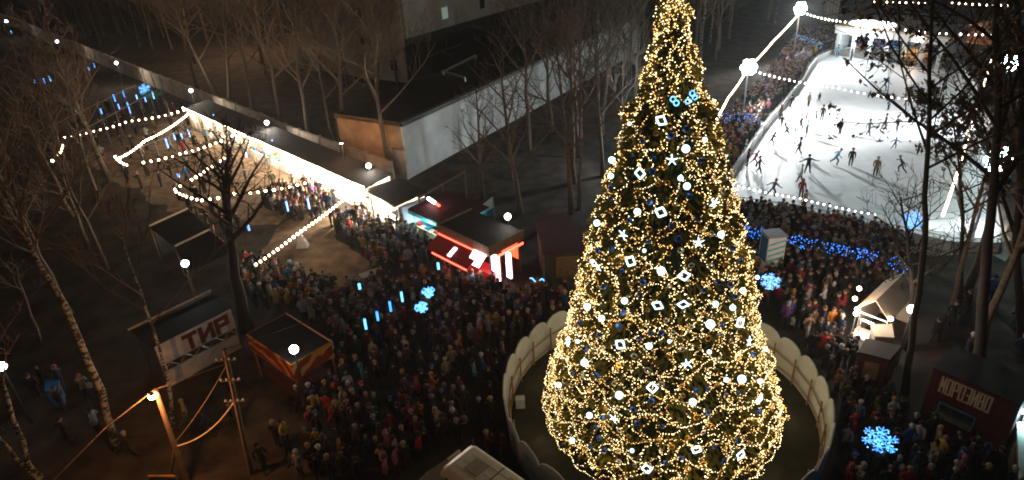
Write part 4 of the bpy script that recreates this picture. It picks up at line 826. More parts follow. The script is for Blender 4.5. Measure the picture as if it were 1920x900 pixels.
def hangers():
    r = random.Random(5); used = {}
    def lab(what, x, y):
        hh = 'near the top' if y < 260 else 'in the upper part' if y < 380 else 'at mid height' if y < 500 else 'low down' if y < 620 else 'on the wide skirt' if y < 760 else 'close to the bottom rim'
        u = (x-1249)/max(20, hwid(y)); s = 'on the left outline' if u < -.78 else 'left of centre' if u < -.3 else 'near the middle line' if u < .3 else 'right of centre' if u < .78 else 'on the right outline'
        return '%s %s of the tree, %s' % (what, hh, s)
    def hwid(y):
        for (y0, h0), (y1, h1) in zip(PROF, PROF[1:]):
            if y0 <= y <= y1: return h0+(h1-h0)*(y-y0)/(y1-y0)
        return 200
    def hit(x, y, off=.12):
        d = ray(x, y); best = None; o = Vector((0, 0, CAMH)); t = 15.0
        while t < 60:
            p = o+d*t; c = ax(max(0, p.z))
            if zmin-.6 < p.z < zmax and (Vector((p.x-c.x, p.y-c.y, 0))).length < R(p.z)+off: return p
            t += .05
        return None
    def unique(l, extra):
        n = used.get(l, 0); used[l] = n+1; return l
    protos = {}
    def proto(key, fn):
        if key not in protos:
            m = MB(); fn(m); o = m.build(key[0], key[1]); me = o.data; bpy.data.objects.remove(o); protos[key] = me
        return protos[key]
    def ring(m, rad=.1, th=.026):
        n = 12; m.tube([(math.cos(2*PI*i/n)*rad, 0, math.sin(2*PI*i/n)*rad) for i in range(n+1)], th, 5)
    def disc(m): m.ball((0, 0, 0), .24, None, 12, 8)
    def dia(m):
        for q in range(4): a = q*PI/2; b = a+PI/2; m.tube([(math.cos(a)*.27, 0, math.sin(a)*.27), (math.cos(b)*.27, 0, math.sin(b)*.27)], .045, 4)
    def star(m):
        for q in range(5): a = PI/2+q*2*PI/5; m.tube([(0, 0, 0), (math.cos(a)*.3, 0, math.sin(a)*.3)], [.045, .02], 5)
    placed = []
    def put(name, key, fn, x, y, what, cat, rot=True, sc=1, off=.12, grp=None):
        p = hit(x, y, off)
        if p is None: return
        o = bpy.data.objects.new(name, proto(key, fn)); COL.objects.link(o); o.location = p; a = math.atan2(p.y-TC.y, p.x-TC.x)
        o.rotation_euler = (r.uniform(-.3, .3), r.uniform(-.5, .5), a+PI/2); o.scale = (sc,)*3
        l = lab(what, x, y); n = used.get(l, 0); used[l] = n+1; placed.append((o, l, x, y)); o['category'] = cat; o['group'] = grp
    D_ = [(1332, 608, 1.2), (1161, 741, 1.1), (1391, 711, 1.15), (1299, 754, 1), (1217, 649, .9), (1096, 680, 1.1), (1286, 279, 1), (1288, 349, .9), (1240, 508, 1.1), (1171, 564, .9), (1195, 397, .9), (1119, 418, .9), (1101, 575, 1), (1352, 440, .9), (1105, 779, .9), (1147, 300, .9), (1145, 330, .8), (1276, 334, .7), (1128, 597, .9), (1374, 577, .8), (1362, 712, .7), (1342, 570, .8), (1073, 826, .8), (1393, 545, .8), (1048, 722, .8), (1425, 715, .7), (1083, 640, .6), (1420, 520, .6), (1180, 232, .5), (1322, 262, .6), (1208, 470, .5), (1330, 660, .6), (1185, 845, .6), (1436, 655, .6), (1255, 640, .5), (1110, 490, .6)]
    for x, y, s in D_: put('glowing_ball', ('glowing_ball', 'glowwhite'), disc, x, y, 'round white glowing ball', 'tree light', sc=s*.66, off=.42, grp='white glowing balls on the tree')
    Q_ = [(1240, 226), (1200, 325), (1239, 398), (1182, 490), (1233, 573), (1163, 646), (1223, 727), (1306, 843), (1389, 853), (1283, 517), (1213, 879), (1388, 605), (1424, 749), (1065, 640), (1281, 571)]
    for x, y in Q_: put('glowing_diamond', ('glowing_diamond', 'glowwhite'), dia, x, y, 'glowing diamond', 'tree light', sc=.85, off=.42, grp='white glowing diamonds on the tree')
    for x, y in [(1288, 682), (1151, 785), (1260, 300), (1405, 640), (1310, 455), (1120, 500), (1340, 380), (1168, 440)]: put('glowing_star', ('glowing_star', 'glowwhite'), star, x, y, 'white glowing star', 'tree light', sc=.8, off=.42, grp='white glowing stars on the tree')
    for x, y in [(1262, 186), (1268, 193), (1298, 175), (1290, 190), (1303, 183)]: put('blue_ring', ('blue_ring', 'meteorpale'), ring, x, y, 'pale blue glowing ring', 'tree ornament', off=.2, grp='pale blue rings')
    for (nm, k, fn, what, n, gr) in (('bauble', 'bluebauble', lambda m: m.ball((0, 0, 0), .125, None, 10, 7), 'shiny blue bauble', 60, 'blue baubles on the tree'), ('ring_ornament', 'gold', ring, 'gold ring ornament', 60, 'gold rings on the tree'), ('ring_ornament', 'silver', ring, 'silver ring ornament', 30, 'silver rings on the tree')):
        c = 0
        while c < n:
            y = r.uniform(225, 880); hw = hwid(min(y, 790))*.93; 
            if y > 770: hw = 200*math.sqrt(max(0, 1-((y-760)/130)**2))
            x = 1249+r.uniform(-hw, hw)
            if any((x-q[2])**2+(y-q[3])**2 < 300 for q in placed): continue
            put(nm, (nm, k), fn, x, y, what, 'tree ornament', sc=r.uniform(.75, 1.25), off=.36, grp=gr); c += 1
    # single out same-labelled ones by their order from the top
    by = {}
    for o, l, x, y in placed: by.setdefault(l, []).append((y, x, o))
    words = ['topmost', 'second', 'third', 'fourth', 'fifth', 'sixth', 'seventh', 'eighth', 'ninth', 'tenth']
    for l, a in by.items():
        a.sort(key=lambda q: q[0])
        for i, (y, x, o) in enumerate(a):
            o['label'] = l if len(a) == 1 else (words[0] if i == 0 else 'lowest' if i == len(a)-1 else words[min(i, 9)])+' '+l
hangers()

# ------------------------------------------------------------------ bare trees
def branchy(seed, h, r0, lean=(0, 0), fork=.45, nb=9, spread=.7, levels=3, path=None, dens=1.0, twigr=.018):
    r = random.Random(seed); tr = MB(); cr = MB()
    def limb(p, d, L, rad, lv, mb):
        n = 4 if lv > 0 else 3; pts = [p]; dd = d.normalized(); rs = [rad]
        for i in range(n):
            dd = (dd+Vector((r.uniform(-1, 1), r.uniform(-1, 1), r.uniform(-.5, .9)))*.16).normalized(); pts.append(pts[-1]+dd*(L/n)); rs.append(max(twigr*.6, rad*(1-(i+1)/n*.75)))
        mb.tube(pts, rs, 5 if lv > 1 else 3, cap=False)
        if lv == 0: return
        k = int((3+lv)*dens*r.uniform(.8, 1.2))
        for i in range(k):
            s = r.uniform(.25, 1); j = min(n-1, int(s*n)); q = pts[j].lerp(pts[j+1], s*n-j if s*n-j <= 1 else 1); ax_ = (pts[j+1]-pts[j]).normalized()
            sd = ax_.cross(Vector((r.uniform(-1, 1), r.uniform(-1, 1), r.uniform(-1, 1)))).normalized()
            limb(q, ax_*r.uniform(.5, 1)+sd*spread+UP*.25, L*r.uniform(.4, .65)*(1-.3*s), max(twigr, rs[j]*.5), lv-1, cr)
    if path is None:
        pts = []; x = y = 0; n = 8; lx, ly = lean
        for i in range(n+1):
            s = i/n; pts.append(Vector((lx*h*s+r.uniform(-.12, .12)*(i > 0), ly*h*s+r.uniform(-.12, .12)*(i > 0), h*s)))
    else: pts = path; n = len(pts)-1
    rs = [r0*(1.25 if i == 0 else 1)*(1-.85*i/n)+.01 for i in range(n+1)]
    tr.tube(pts, rs, 7)
    H_ = pts[-1].z
    for i in range(nb):
        s = fork+(1-fork)*(i+.5)/nb; j = min(n-1, int(s*n)); q = pts[j].lerp(pts[j+1], s*n-j); a = i*2.4+r.uniform(-.5, .5)
        d = Vector((math.cos(a), math.sin(a), r.uniform(.6, 1.5))); limb(q, d, (pts[-1]-pts[0]).length*(.42-.22*(s-fork)/(1-fork)), max(twigr*1.5, rs[j]*.6), levels-1, cr)
    return tr, cr
def tree(px, label, h=14, r0=.22, bark='bark', twig='twig', top=None, group='bare trees', leaf=None, **kw):
    p = G(*px)
    if top: 
        tp = [PY(x, y, p.y+dy) for x, y, dy in top]; path = [p]; prev = p
        for q in tp:
            k = 3
            for i in range(1, k+1): path.append(prev.lerp(q, i/k)+Vector((rnd.uniform(-.06, .06), rnd.uniform(-.06, .06), 0)))
            prev = q
        kw['path'] = [q-p for q in path]
    tr, cr = branchy(hash_(label), h, r0, **kw)
    t = thing('bare_tree', p, label, 'tree', group)
    WL['_'] = 0
    for mb, nm, k in ((tr, 'trunk', bark), (cr, 'crown', twig)):
        mb.v = [(x+p.x, y+p.y, z+p.z) for x, y, z in mb.v]; mb.build(nm, k, t, nm == 'trunk')
    if leaf:
        r = random.Random(4); m = MB(); src = cr.v[::1]
        for q in range(leaf):
            c = Vector(r.choice(src))+Vector((r.uniform(-.25, .25), r.uniform(-.25, .25), r.uniform(-.25, .2))); a = Vector((r.uniform(-1, 1), r.uniform(-1, 1), r.uniform(-1, 1))).normalized(); b = a.cross(UP).normalized()
            s = r.uniform(.1, .24); m.add([c-b*s*.5, c+a*s, c+b*s*.5, c-a*s], [(0, 1, 2, 3)])
        lf_ = m.build('leaves', 'leaf', t)
    return t
def hash_(s): return sum((i+1)*ord(c) for i, c in enumerate(s)) % 100003

# row along the wall (individual, leaning as seen)
ROW = [((370, 168), [(340, 60, 0), (322, -60, 0)], 'slim trunk at the wall above the green tent'), ((418, 205), [(360, 90, -1), (300, -40, -2)], 'trunk leaning far left beside the wall lamp'), ((432, 208), [(425, 90, 0), (410, -60, 0)], 'upright trunk sharing its foot with the leaning ones'),
    ((480, 226), [(455, 100, 0), (420, -60, 0)], 'tree with a curved trunk halfway along the low wall'), ((530, 252), [(508, 120, 0), (480, -60, 0)], 'tree at the blue tube over the stall roof'), ((583, 272), [(560, 140, 0), (548, -70, 0)], 'thick twin trunk tree behind the bright stalls'),
    ((646, 297), [(636, 150, 0), (625, -60, 0)], 'tree standing before the orange end wall, left one'), ((735, 338), [(706, 180, 0), (690, -80, 0)], 'leaning tree before the orange end wall, right one')]
for px, top, lb in ROW: tree(px, lb, r0=.27, top=top, nb=14, fork=.38, spread=.8, levels=3, dens=1.4, group='bare trees along the low wall')
tree((648, 296), 'side trunk forking left from the tree before the orange end wall', r0=.16, top=[(618, 240, 0), (595, 120, 0), (590, 0, 0)], nb=8, group='bare trees along the low wall')
tree((905, 372), 'bare tree behind the banner before the white hall wall', r0=.22, top=[(900, 290, 0), (893, 170, 0)], nb=12, fork=.3, spread=.95)
tree((975, 402), 'bare tree right of the kiosk globe lamp', r0=.27, top=[(958, 290, 0), (935, 110, 0)], nb=14, fork=.35, spread=.95)
tree((1072, 400), 'bare tree behind the red roofed pavilion', r0=.25, top=[(1062, 260, 0), (1040, 60, 0)], nb=12, fork=.4, spread=.8)
tree((1130, 330), 'bare tree close to the left outline of the big tree', r0=.2, top=[(1122, 200, 0), (1112, 20, 0)], nb=10, fork=.4)
# foreground trees
tree((463, 618), 'big black crooked tree between the shooting gallery and the swirl painted booth', r0=.42, bark='barkdark', twig='barkdark', top=[(440, 520, 0), (432, 440, 0), (425, 350, 0), (428, 290, 0)], nb=16, fork=.45, spread=1.25, levels=3, dens=1.2, twigr=.022, group='near bare trees')
tree((218, 840), 'long leaning birch with a speckled white trunk on the left', r0=.2, bark='birch', top=[(190, 735, 0), (120, 570, 0), (60, 470, 0), (40, 420, 0)], nb=7, fork=.75, spread=.6, group='near birches')
tree((75, 905), 'birch leaning left at the lower left picture edge', r0=.17, bark='birch', top=[(55, 870, 0), (10, 740, 0), (-25, 640, 0)], nb=5, fork=.7, group='near birches')
tree((80, 908), 'low slanting birch at the lower left corner', r0=.15, bark='birch', top=[(30, 860, 0), (-20, 800, 0)], nb=3, fork=.8, group='near birches')
tree((325, 800), 'thin pale tree lit orange beside the lamp pole', r0=.1, bark='birch', top=[(318, 720, 0), (300, 660, 0), (275, 580, 0), (240, 490, 0), (228, 430, 0)], nb=8, fork=.5, spread=.35, group='near birches')
tree((60, 470), 'twisted bare tree with a pale fork at the left edge', r0=.16, bark='bark', top=[(38, 420, 0), (5, 345, 0), (-10, 300, 0)], nb=8, fork=.3, group='near bare trees')
tree((75, 640), 'thin dark trunk in the unlit park at the left', r0=.1, top=[(50, 570, 0), (30, 500, 0)], nb=6, fork=.5, group='near bare trees')
# right hand trees
tree((1698, 730), 'tall forked tree standing before the right part of the ice', r0=.17, bark='barkdark', twig='barkdark', top=[(1716, 600, 0), (1735, 450, 0), (1735, 330, 0), (1745, 170, 0), (1748, 20, 0), (1750, -60, 0)], nb=16, fork=.5, spread=.8, levels=3, twigr=.016, group='near bare trees on the right')
tree((1700, 655), 'spreading bare bushy tree over the near ice corner', r0=.2, bark='barkdark', twig='barkdark', top=[(1712, 560, 0), (1705, 470, 0), (1690, 370, 0)], nb=16, fork=.35, spread=1.1, levels=3, dens=1.15, twigr=.016, group='near bare trees on the right')
tree((1672, 600), 'small bare tree at the corner of the bulb tent', r0=.12, bark='barkdark', twig='barkdark', top=[(1678, 545, 0), (1672, 500, 0)], nb=9, fork=.35, spread=1.0, group='near bare trees on the right')
tree((1835, 700), 'very thick dark trunk at the right with brown clinging leaves', r0=.3, bark='barkdark', twig='barkdark', top=[(1845, 560, 0), (1858, 400, 0), (1872, 200, 0), (1868, 0, 0), (1865, -80, 0)], nb=18, fork=.42, spread=1.0, levels=3, leaf=4500, group='near bare trees on the right')
tree((1920, 640), 'dark tree on the right picture edge', r0=.24, bark='barkdark', twig='barkdark', top=[(1905, 500, 0), (1915, 300, 0), (1912, 60, 0), (1910, -60, 0)], nb=16, fork=.25, spread=1.0, levels=3, leaf=2500, group='near bare trees on the right')
tree((1800, 560), 'leafy brown tree over the right half of the ice', r0=.15, bark='barkdark', twig='barkdark', top=[(1805, 450, 0), (1800, 330, 0), (1790, 230, 0)], nb=10, fork=.45, spread=.7, levels=3, leaf=2500, group='near bare trees on the right')
# background wood: shared meshes
def wood():
    protos = []
    for s in range(6):
        tr, cr = branchy(100+s, 14, .2, lean=(rnd.uniform(-.05, .05), 0), nb=12, fork=.35, levels=3, spread=.65, twigr=.024, dens=1.35)
        t = thing('bare_tree', (0, 0, 0), 'x', 'tree', 'bare trees of the dark wood'); tr.build('trunk', 'bark' if s != 2 else 'birch', t, True); cr.build('crown', 'twig', t); protos.append(t)
    r = random.Random(21); spots = []
    zones = [([(0, 45), (330, 150), (600, 10), (560, -60), (-60, -60)], 80, 'behind the low wall'), ([(860, 300), (1060, 215), (1190, 110), (1190, 330), (1100, 400), (900, 350)][1:], 12, 'along the white hall wall'), ([(1300, 130), (1300, -60), (1470, -60), (1470, 40), (1390, 120)], 34, 'between the big tree and the floodlights'),
        ([(960, 10), (960, -90), (1230, -90), (1230, 40), (1180, 60)], 12, 'behind the hall'), ([(0, 280), (260, 330), (250, 440), (150, 620), (0, 600)], 12, 'in the unlit left park'), ([(1500, -10), (1900, -10), (1900, -70), (1500, -70)], 12, 'beyond the stage pavilion'), ([(1760, 560), (1920, 500), (1960, 600), (1900, 690), (1800, 660)], 9, 'at the dark right edge'), ([(1850, 90), (1950, 60), (1960, 300), (1900, 330)], 7, 'right of the rink'), ([(420, 120), (600, 190), (700, 180), (760, 190), (600, 60), (450, 60)], 18, 'between the low wall and the office block')]
    def inside(x, y, P):
        c = False
        for i in range(len(P)):
            (x0, y0), (x1, y1) = P[i], P[i-1]
            if (y0 > y) != (y1 > y) and x < (x1-x0)*(y-y0)/(y1-y0)+x0: c = not c
        return c
    rank = ['leftmost', 'second', 'third', 'fourth', 'fifth', 'sixth', 'seventh', 'eighth', 'ninth', 'tenth', 'eleventh', 'twelfth', 'thirteenth', 'fourteenth', 'fifteenth', 'sixteenth']
    first = set()
    for P, n, wh in zones:
        xs = [p[0] for p in P]; ys = [p[1] for p in P]; got = []; tries = 0
        while len(got) < n and tries < 4000:
            tries += 1; x, y = r.uniform(min(xs), max(xs)), r.uniform(min(ys), max(ys))
            if not inside(x, y, P): continue
            p = G(x, y)
            if all((p-q[0]).length > 3.0 for q in got): got.append((p, x, y))
        got.sort(key=lambda q: q[1])
        for i, (p, x, y) in enumerate(got):
            kd = r.randrange(6); pr = protos[kd]; kind = 'white trunked' if kd == 2 else 'bare'
            lb = ('%s %s tree of those %s' % (rank[i] if i < 16 else 'one', kind, wh)); g = 'bare trees '+wh
            o = dup(pr, p, r.uniform(0, 6.28), lb, r.uniform(.8, 1.25), g); o.rotation_euler = (r.uniform(-.06, .06), r.uniform(-.06, .06), r.uniform(0, 6.28))
    for t in protos:
        for c in list(t.children): bpy.data.objects.remove(c)
        bpy.data.objects.remove(t)
    return inside
inside = wood()
def bush(px, h, label, k='spruce', name='small_spruce', cat='spruce'):
    p = G(*px); t = thing(name, p, label, cat); m = MB(); m.tube([p, p+UP*h*.9], .05, 5); m.build('trunk', 'bark', t); m = MB(); r = random.Random(3)
    for i in range(500):
        z = h*(.08+.9*(1-math.sqrt(r.random()))); rr = (h-z)*.32; a = r.uniform(0, 6.28); c = p+Vector((math.cos(a)*rr, math.sin(a)*rr, z)); d = Vector((math.cos(a), math.sin(a), -.4))*.3; e = Vector((-math.sin(a), math.cos(a), 0))*.07
        m.add([c-d-e, c-d+e, c+d*.5], [(0, 1, 2)])
    m.build('crown', k, t)
bush((1590, 92), 3.2, 'small green spruce in front of the stage columns')
p = G(292, 207, 0); t = thing('green_tent', p, 'small green tent roof at the far end of the bright stall row', 'tent')
m = MB(); n = 8; m.add([p+Vector((1.7*math.cos(2*PI*i/n), 1.4*math.sin(2*PI*i/n), 2.1)) for i in range(n)]+[p+UP*2.9, p+UP*2.05], [(i, (i+1) % n, n) for i in range(n)]+[((i+1) % n, i, n+1) for i in range(n)]); m.build('canopy', 'greencloth', t)
for i in range(4): q = p+Vector((1.5*math.cos(PI/4+i*PI/2), 1.2*math.sin(PI/4+i*PI/2), 0)); m = MB(); m.tube([q, q+UP*2.1], .03, 5); m.build('pole', 'steel', t)

# ------------------------------------------------------------------ poles, wires, van
def poles():
    b = G(352, 908); top = PY(291, 730, b.y); t = thing('lamp_pole', b, 'wooden lamp pole with a blazing orange street light', 'lamp pole')
    m = MB(); m.tube([b, b.lerp(top, .5), top], [.15, .12, .1], 8); m.build('pole', 'wood', t)
    m = MB(); m.tube([top-UP*.3, top+Vector((.12, -.35, .05))], .04, 6); m.build('bracket', 'darksteel', t)
    c = top+Vector((.1, -.45, .02)); m = MB(); m.ball(c, .2, None, 10, 6, .7); m.build('lamp', 'sodium', t)
    m = MB(); m.tube([c+Vector((0, 0, .04)), c+Vector((0, 0, .16))], [.2, .08], 8); m.build('shade', 'darksteel', t)
    lamp('sodium_glow', t, c+Vector((.05, -.35, -.25)), 650, (1, .42, .14), .15)
    s = b.lerp(top, .42); m = MB(); m.tube([(b.x-.9, b.y, 0), s], .07, 6); m.build('strut', 'wood', t)
    b2 = G(471, 888); tp = PY(421, 655, b2.y); t2 = thing('utility_pole', b2, 'wooden utility pole with insulators left of the swirl painted booth', 'utility pole')
    m = MB(); m.tube([b2, tp], [.14, .1], 8); m.build('pole', 'wood', t2)
    for q in (.93, .78, .62):
        c = b2.lerp(tp, q); m = MB(); m.tube([c+Vector((-.45, -.1, 0)), c+Vector((.45, -.1, 0))], .035, 5); cr = m.build('crossarm', 'wood', t2)
        m = MB()
        for e in (-.4, -.15, .15, .4): m.ball(c+Vector((e, -.1, .08)), .055, None, 6, 4)
        m.build('insulators', 'white', cr)
    def sag(a, b, s=.5, n=10): return [a.lerp(b, i/n)-UP*s*4*(i/n)*(1-i/n) for i in range(n+1)]
    wire('power_cable', sag(b2.lerp(tp, .62), b.lerp(top, .42)), 'thick orange lit cable sagging between the two wooden poles', 'palewood', .035)
    wire('power_cable', sag(b2.lerp(tp, .9), b.lerp(top, .45), .2), 'thin cable slanting between the two wooden poles above the thick one', 'wood', .018)
    wire('power_cable', [top, G(430, 680, 5)], 'cable running right from the orange street light to the utility pole', 'wood', .02)
    wire('power_cable', [top, G(200, 800, 5.5), G(60, 940, 5)], 'cable running down left from the orange street light', 'wood', .02)
    wire('power_cable', [tp, G(700, 560, 6)], 'cable running right from the utility pole over the crowd', 'black', .02)
    # blue orange board at the bottom edge
    p = G(325, 925); f = Fr(G(298, 935), G(345, 935), CAMSIDE); t = thing('info_board', f.p(f.L/2, 0, 0), 'blue board with an orange edge at the foot of the lamp pole', 'board')
    m = MB(); f.box(m, 0, f.L, -.06, 0, .5, 1.4); m.build('panel', 'bluepaint', t); m = MB(); f.box(m, -.08, 0, -.08, .02, .5, 1.5); f.box(m, 0, f.L, -.08, .02, 1.402, 1.5); m.build('edge', 'gold', t)
    for u in (.1, f.L-.1): m = MB(); m.tube([f.p(u, -.1, 0), f.p(u, -.1, 1.2)], .03, 5); m.build('post', 'steel', t)
poles()
def van():
    a, b, c2 = G(842, 856, 2.35), G(884, 825, 2.35), G(1000, 905, 2.35); f = Fr(b, c2, (-1, -1, 0)); W = max(2.0, min(2.3, (a-b).length)); Lc = 6.2
    t = thing('delivery_van', f.p(Lc/2, W/2, 0), 'pale grey van with a ribbed roof and hatch at the bottom edge', 'van')
    def rbox(u0, u1, z0, z1, ins, k, nm, par=None, n=5):
        prof = [(0, z0)]+[(ins*(1-math.cos(PI/2*i/n)), z1-ins*(1-math.sin(PI/2*i/n))) for i in range(n+1)]+[(W-ins*(1-math.cos(PI/2*i/n)), z1-ins*(1-math.sin(PI/2*i/n))) for i in range(n, -1, -1)]+[(W, z0)]
        us = [(u0, .35), (u0+.12, .12), (u0+.35, 0), (u1, 0)]; vs = []; N = len(prof)
        for u, dz in us: vs += [f.p(u, x, z-(dz if z > z0 else 0)) for x, z in prof]
        fs = [(i*N+j, i*N+(j+1) % N, (i+1)*N+(j+1) % N, (i+1)*N+j) for i in range(len(us)-1) for j in range(N)]+[tuple(range(N)), tuple((len(us)-1)*N+j for j in range(N))[::-1]]
        m = MB(); m.add(vs, fs); return m.build(nm, k, par or t)
    rbox(0, Lc, .45, 2.35, .28, 'vanpaint', 'body')
    m = MB(); 
    for e in (.55, 1.0, 1.45): 
        if e < W-.3: f.box(m, .6, Lc-.2, e-.03, e+.03, 2.352, 2.375)
    m.build('roof_ribs', 'vanpaint', t)
    m = MB(); f.box(m, 1.0, 1.75, W*.3, W*.7, 2.38, 2.43); m.build('roof_hatch', 'grey', t)
    m = MB(); f.box(m, 3.0, 3.7, W*.25, W*.75, 2.38, 2.5); m.build('roof_vent', 'cream', t)
    m = MB(); f.box(m, 2.3, 2.34, .2, W-.2, 2.353, 2.38); m.build('roof_seam', 'darksteel', t)
    m = MB(); f.box(m, -.9, -.01, .1, W-.1, .45, 1.25); m.build('hood', 'vanpaint', t)
    m = MB(); m.quad(f.p(-.75, .15, 1.26), f.p(-.75, W-.15, 1.26), f.p(-.02, W-.22, 1.98), f.p(-.02, .22, 1.98), .03); m.build('windshield', 'glass', t)
    for e in (.02, W-.02):
        m = MB(); s = 1 if e > 1 else -1; f.box(m, .35, 1.3, e, e+s*.05, 1.25, 1.85) if s > 0 else f.box(m, .35, 1.3, e-.07, e-.025, 1.25, 1.85); m.build('side_window', 'glass', t)
        m = MB(); f.box(m, -.95, -.88, e-.25 if s > 0 else e+.05, e-.05 if s > 0 else e+.25, .75, .95); m.build('headlight', 'silver', t)
        m = MB(); f.box(m, .1, .25, e+s*.1-.05, e+s*.1+.12, 1.3, 1.6); m.build('mirror', 'black', t)
    for u in (-.2, 4.6):
        for e in (.1, W-.1):
            c = f.p(u, e, .35); m = MB(); m.tube([c-f.n*.12, c+f.n*.12], .35, 14); wh = m.build('wheel', 'rubber', t); m = MB(); m.tube([c-f.n*.13, c+f.n*.13], .18, 10); m.build('rim', 'steel', wh)
    # tarpaulin canopy beside it
    A, Bq, Cq, Dq = G(838, 860, 2.1), G(905, 925, 2.1), G(760, 925, 1.6), G(800, 885, 1.6)
    s = thing('tarpaulin_canopy', ((A+Cq)/2).xy.to_3d(), 'dark grey tarpaulin canopy stretched beside the pale van', 'canopy')
    n = 6; m = MB(); vs = []; fs = []
    for i in range(n+1):
        for j in range(n+1):
            p = (A.lerp(Bq, i/n)).lerp(Dq.lerp(Cq, i/n), j/n); vs.append(p-UP*.18*math.sin(PI*i/n)*math.sin(PI*j/n))
    for i in range(n):
        for j in range(n): q = i*(n+1)+j; fs.append((q, q+1, q+n+2, q+n+1))
    N = len(vs); vs += [v-UP*.02 for v in vs]; fs += [tuple(N+x for x in f_[::-1]) for f_ in fs]; m.add(vs, fs); m.build('cloth', 'tarp', s, True)
    for p in (A, Bq, Cq, Dq): m = MB(); m.tube([(p.x, p.y, 0), p], .035, 5); m.build('pole', 'steel', s)
van()
# dark playground canopy lower left
shed('blue_crate', 'square blue bin among the dark group at the left', 'bin', [(85, 715), (112, 715), (112, 735), (85, 735)], 1.0, 'bluepaint', 'bluepaint')
# pale tent in the trodden soil, pale slab
p = G(568, 462); t = thing('white_sack', p, 'white draped pyramid standing on the trodden soil under the bulbs', 'tent'); m = MB(); m.add([p+Vector((-.5, -.4, 0)), p+Vector((.5, -.4, 0)), p+Vector((.5, .4, 0)), p+Vector((-.5, .4, 0)), p+UP*1.3], [(0, 1, 4), (1, 2, 4), (2, 3, 4), (3, 0, 4), (3, 2, 1, 0)]); m.build('cloth', 'white', t)
p = G(698, 528); t = thing('wooden_table', p, 'pale table at the right corner of the trodden soil', 'table'); m = MB(); m.box(p+UP*.75, (1.6, .7, .05), rz=.6); m.build('tabletop', 'plaster', t)
for sx, sy in ((-.6, -.25), (.6, -.25), (.6, .25), (-.6, .25)): q = p+Vector((sx*math.cos(.6)-sy*math.sin(.6), sx*math.sin(.6)+sy*math.cos(.6), 0)); m = MB(); m.tube([q, q+UP*.73], .03, 4); m.build('leg', 'wood', t)

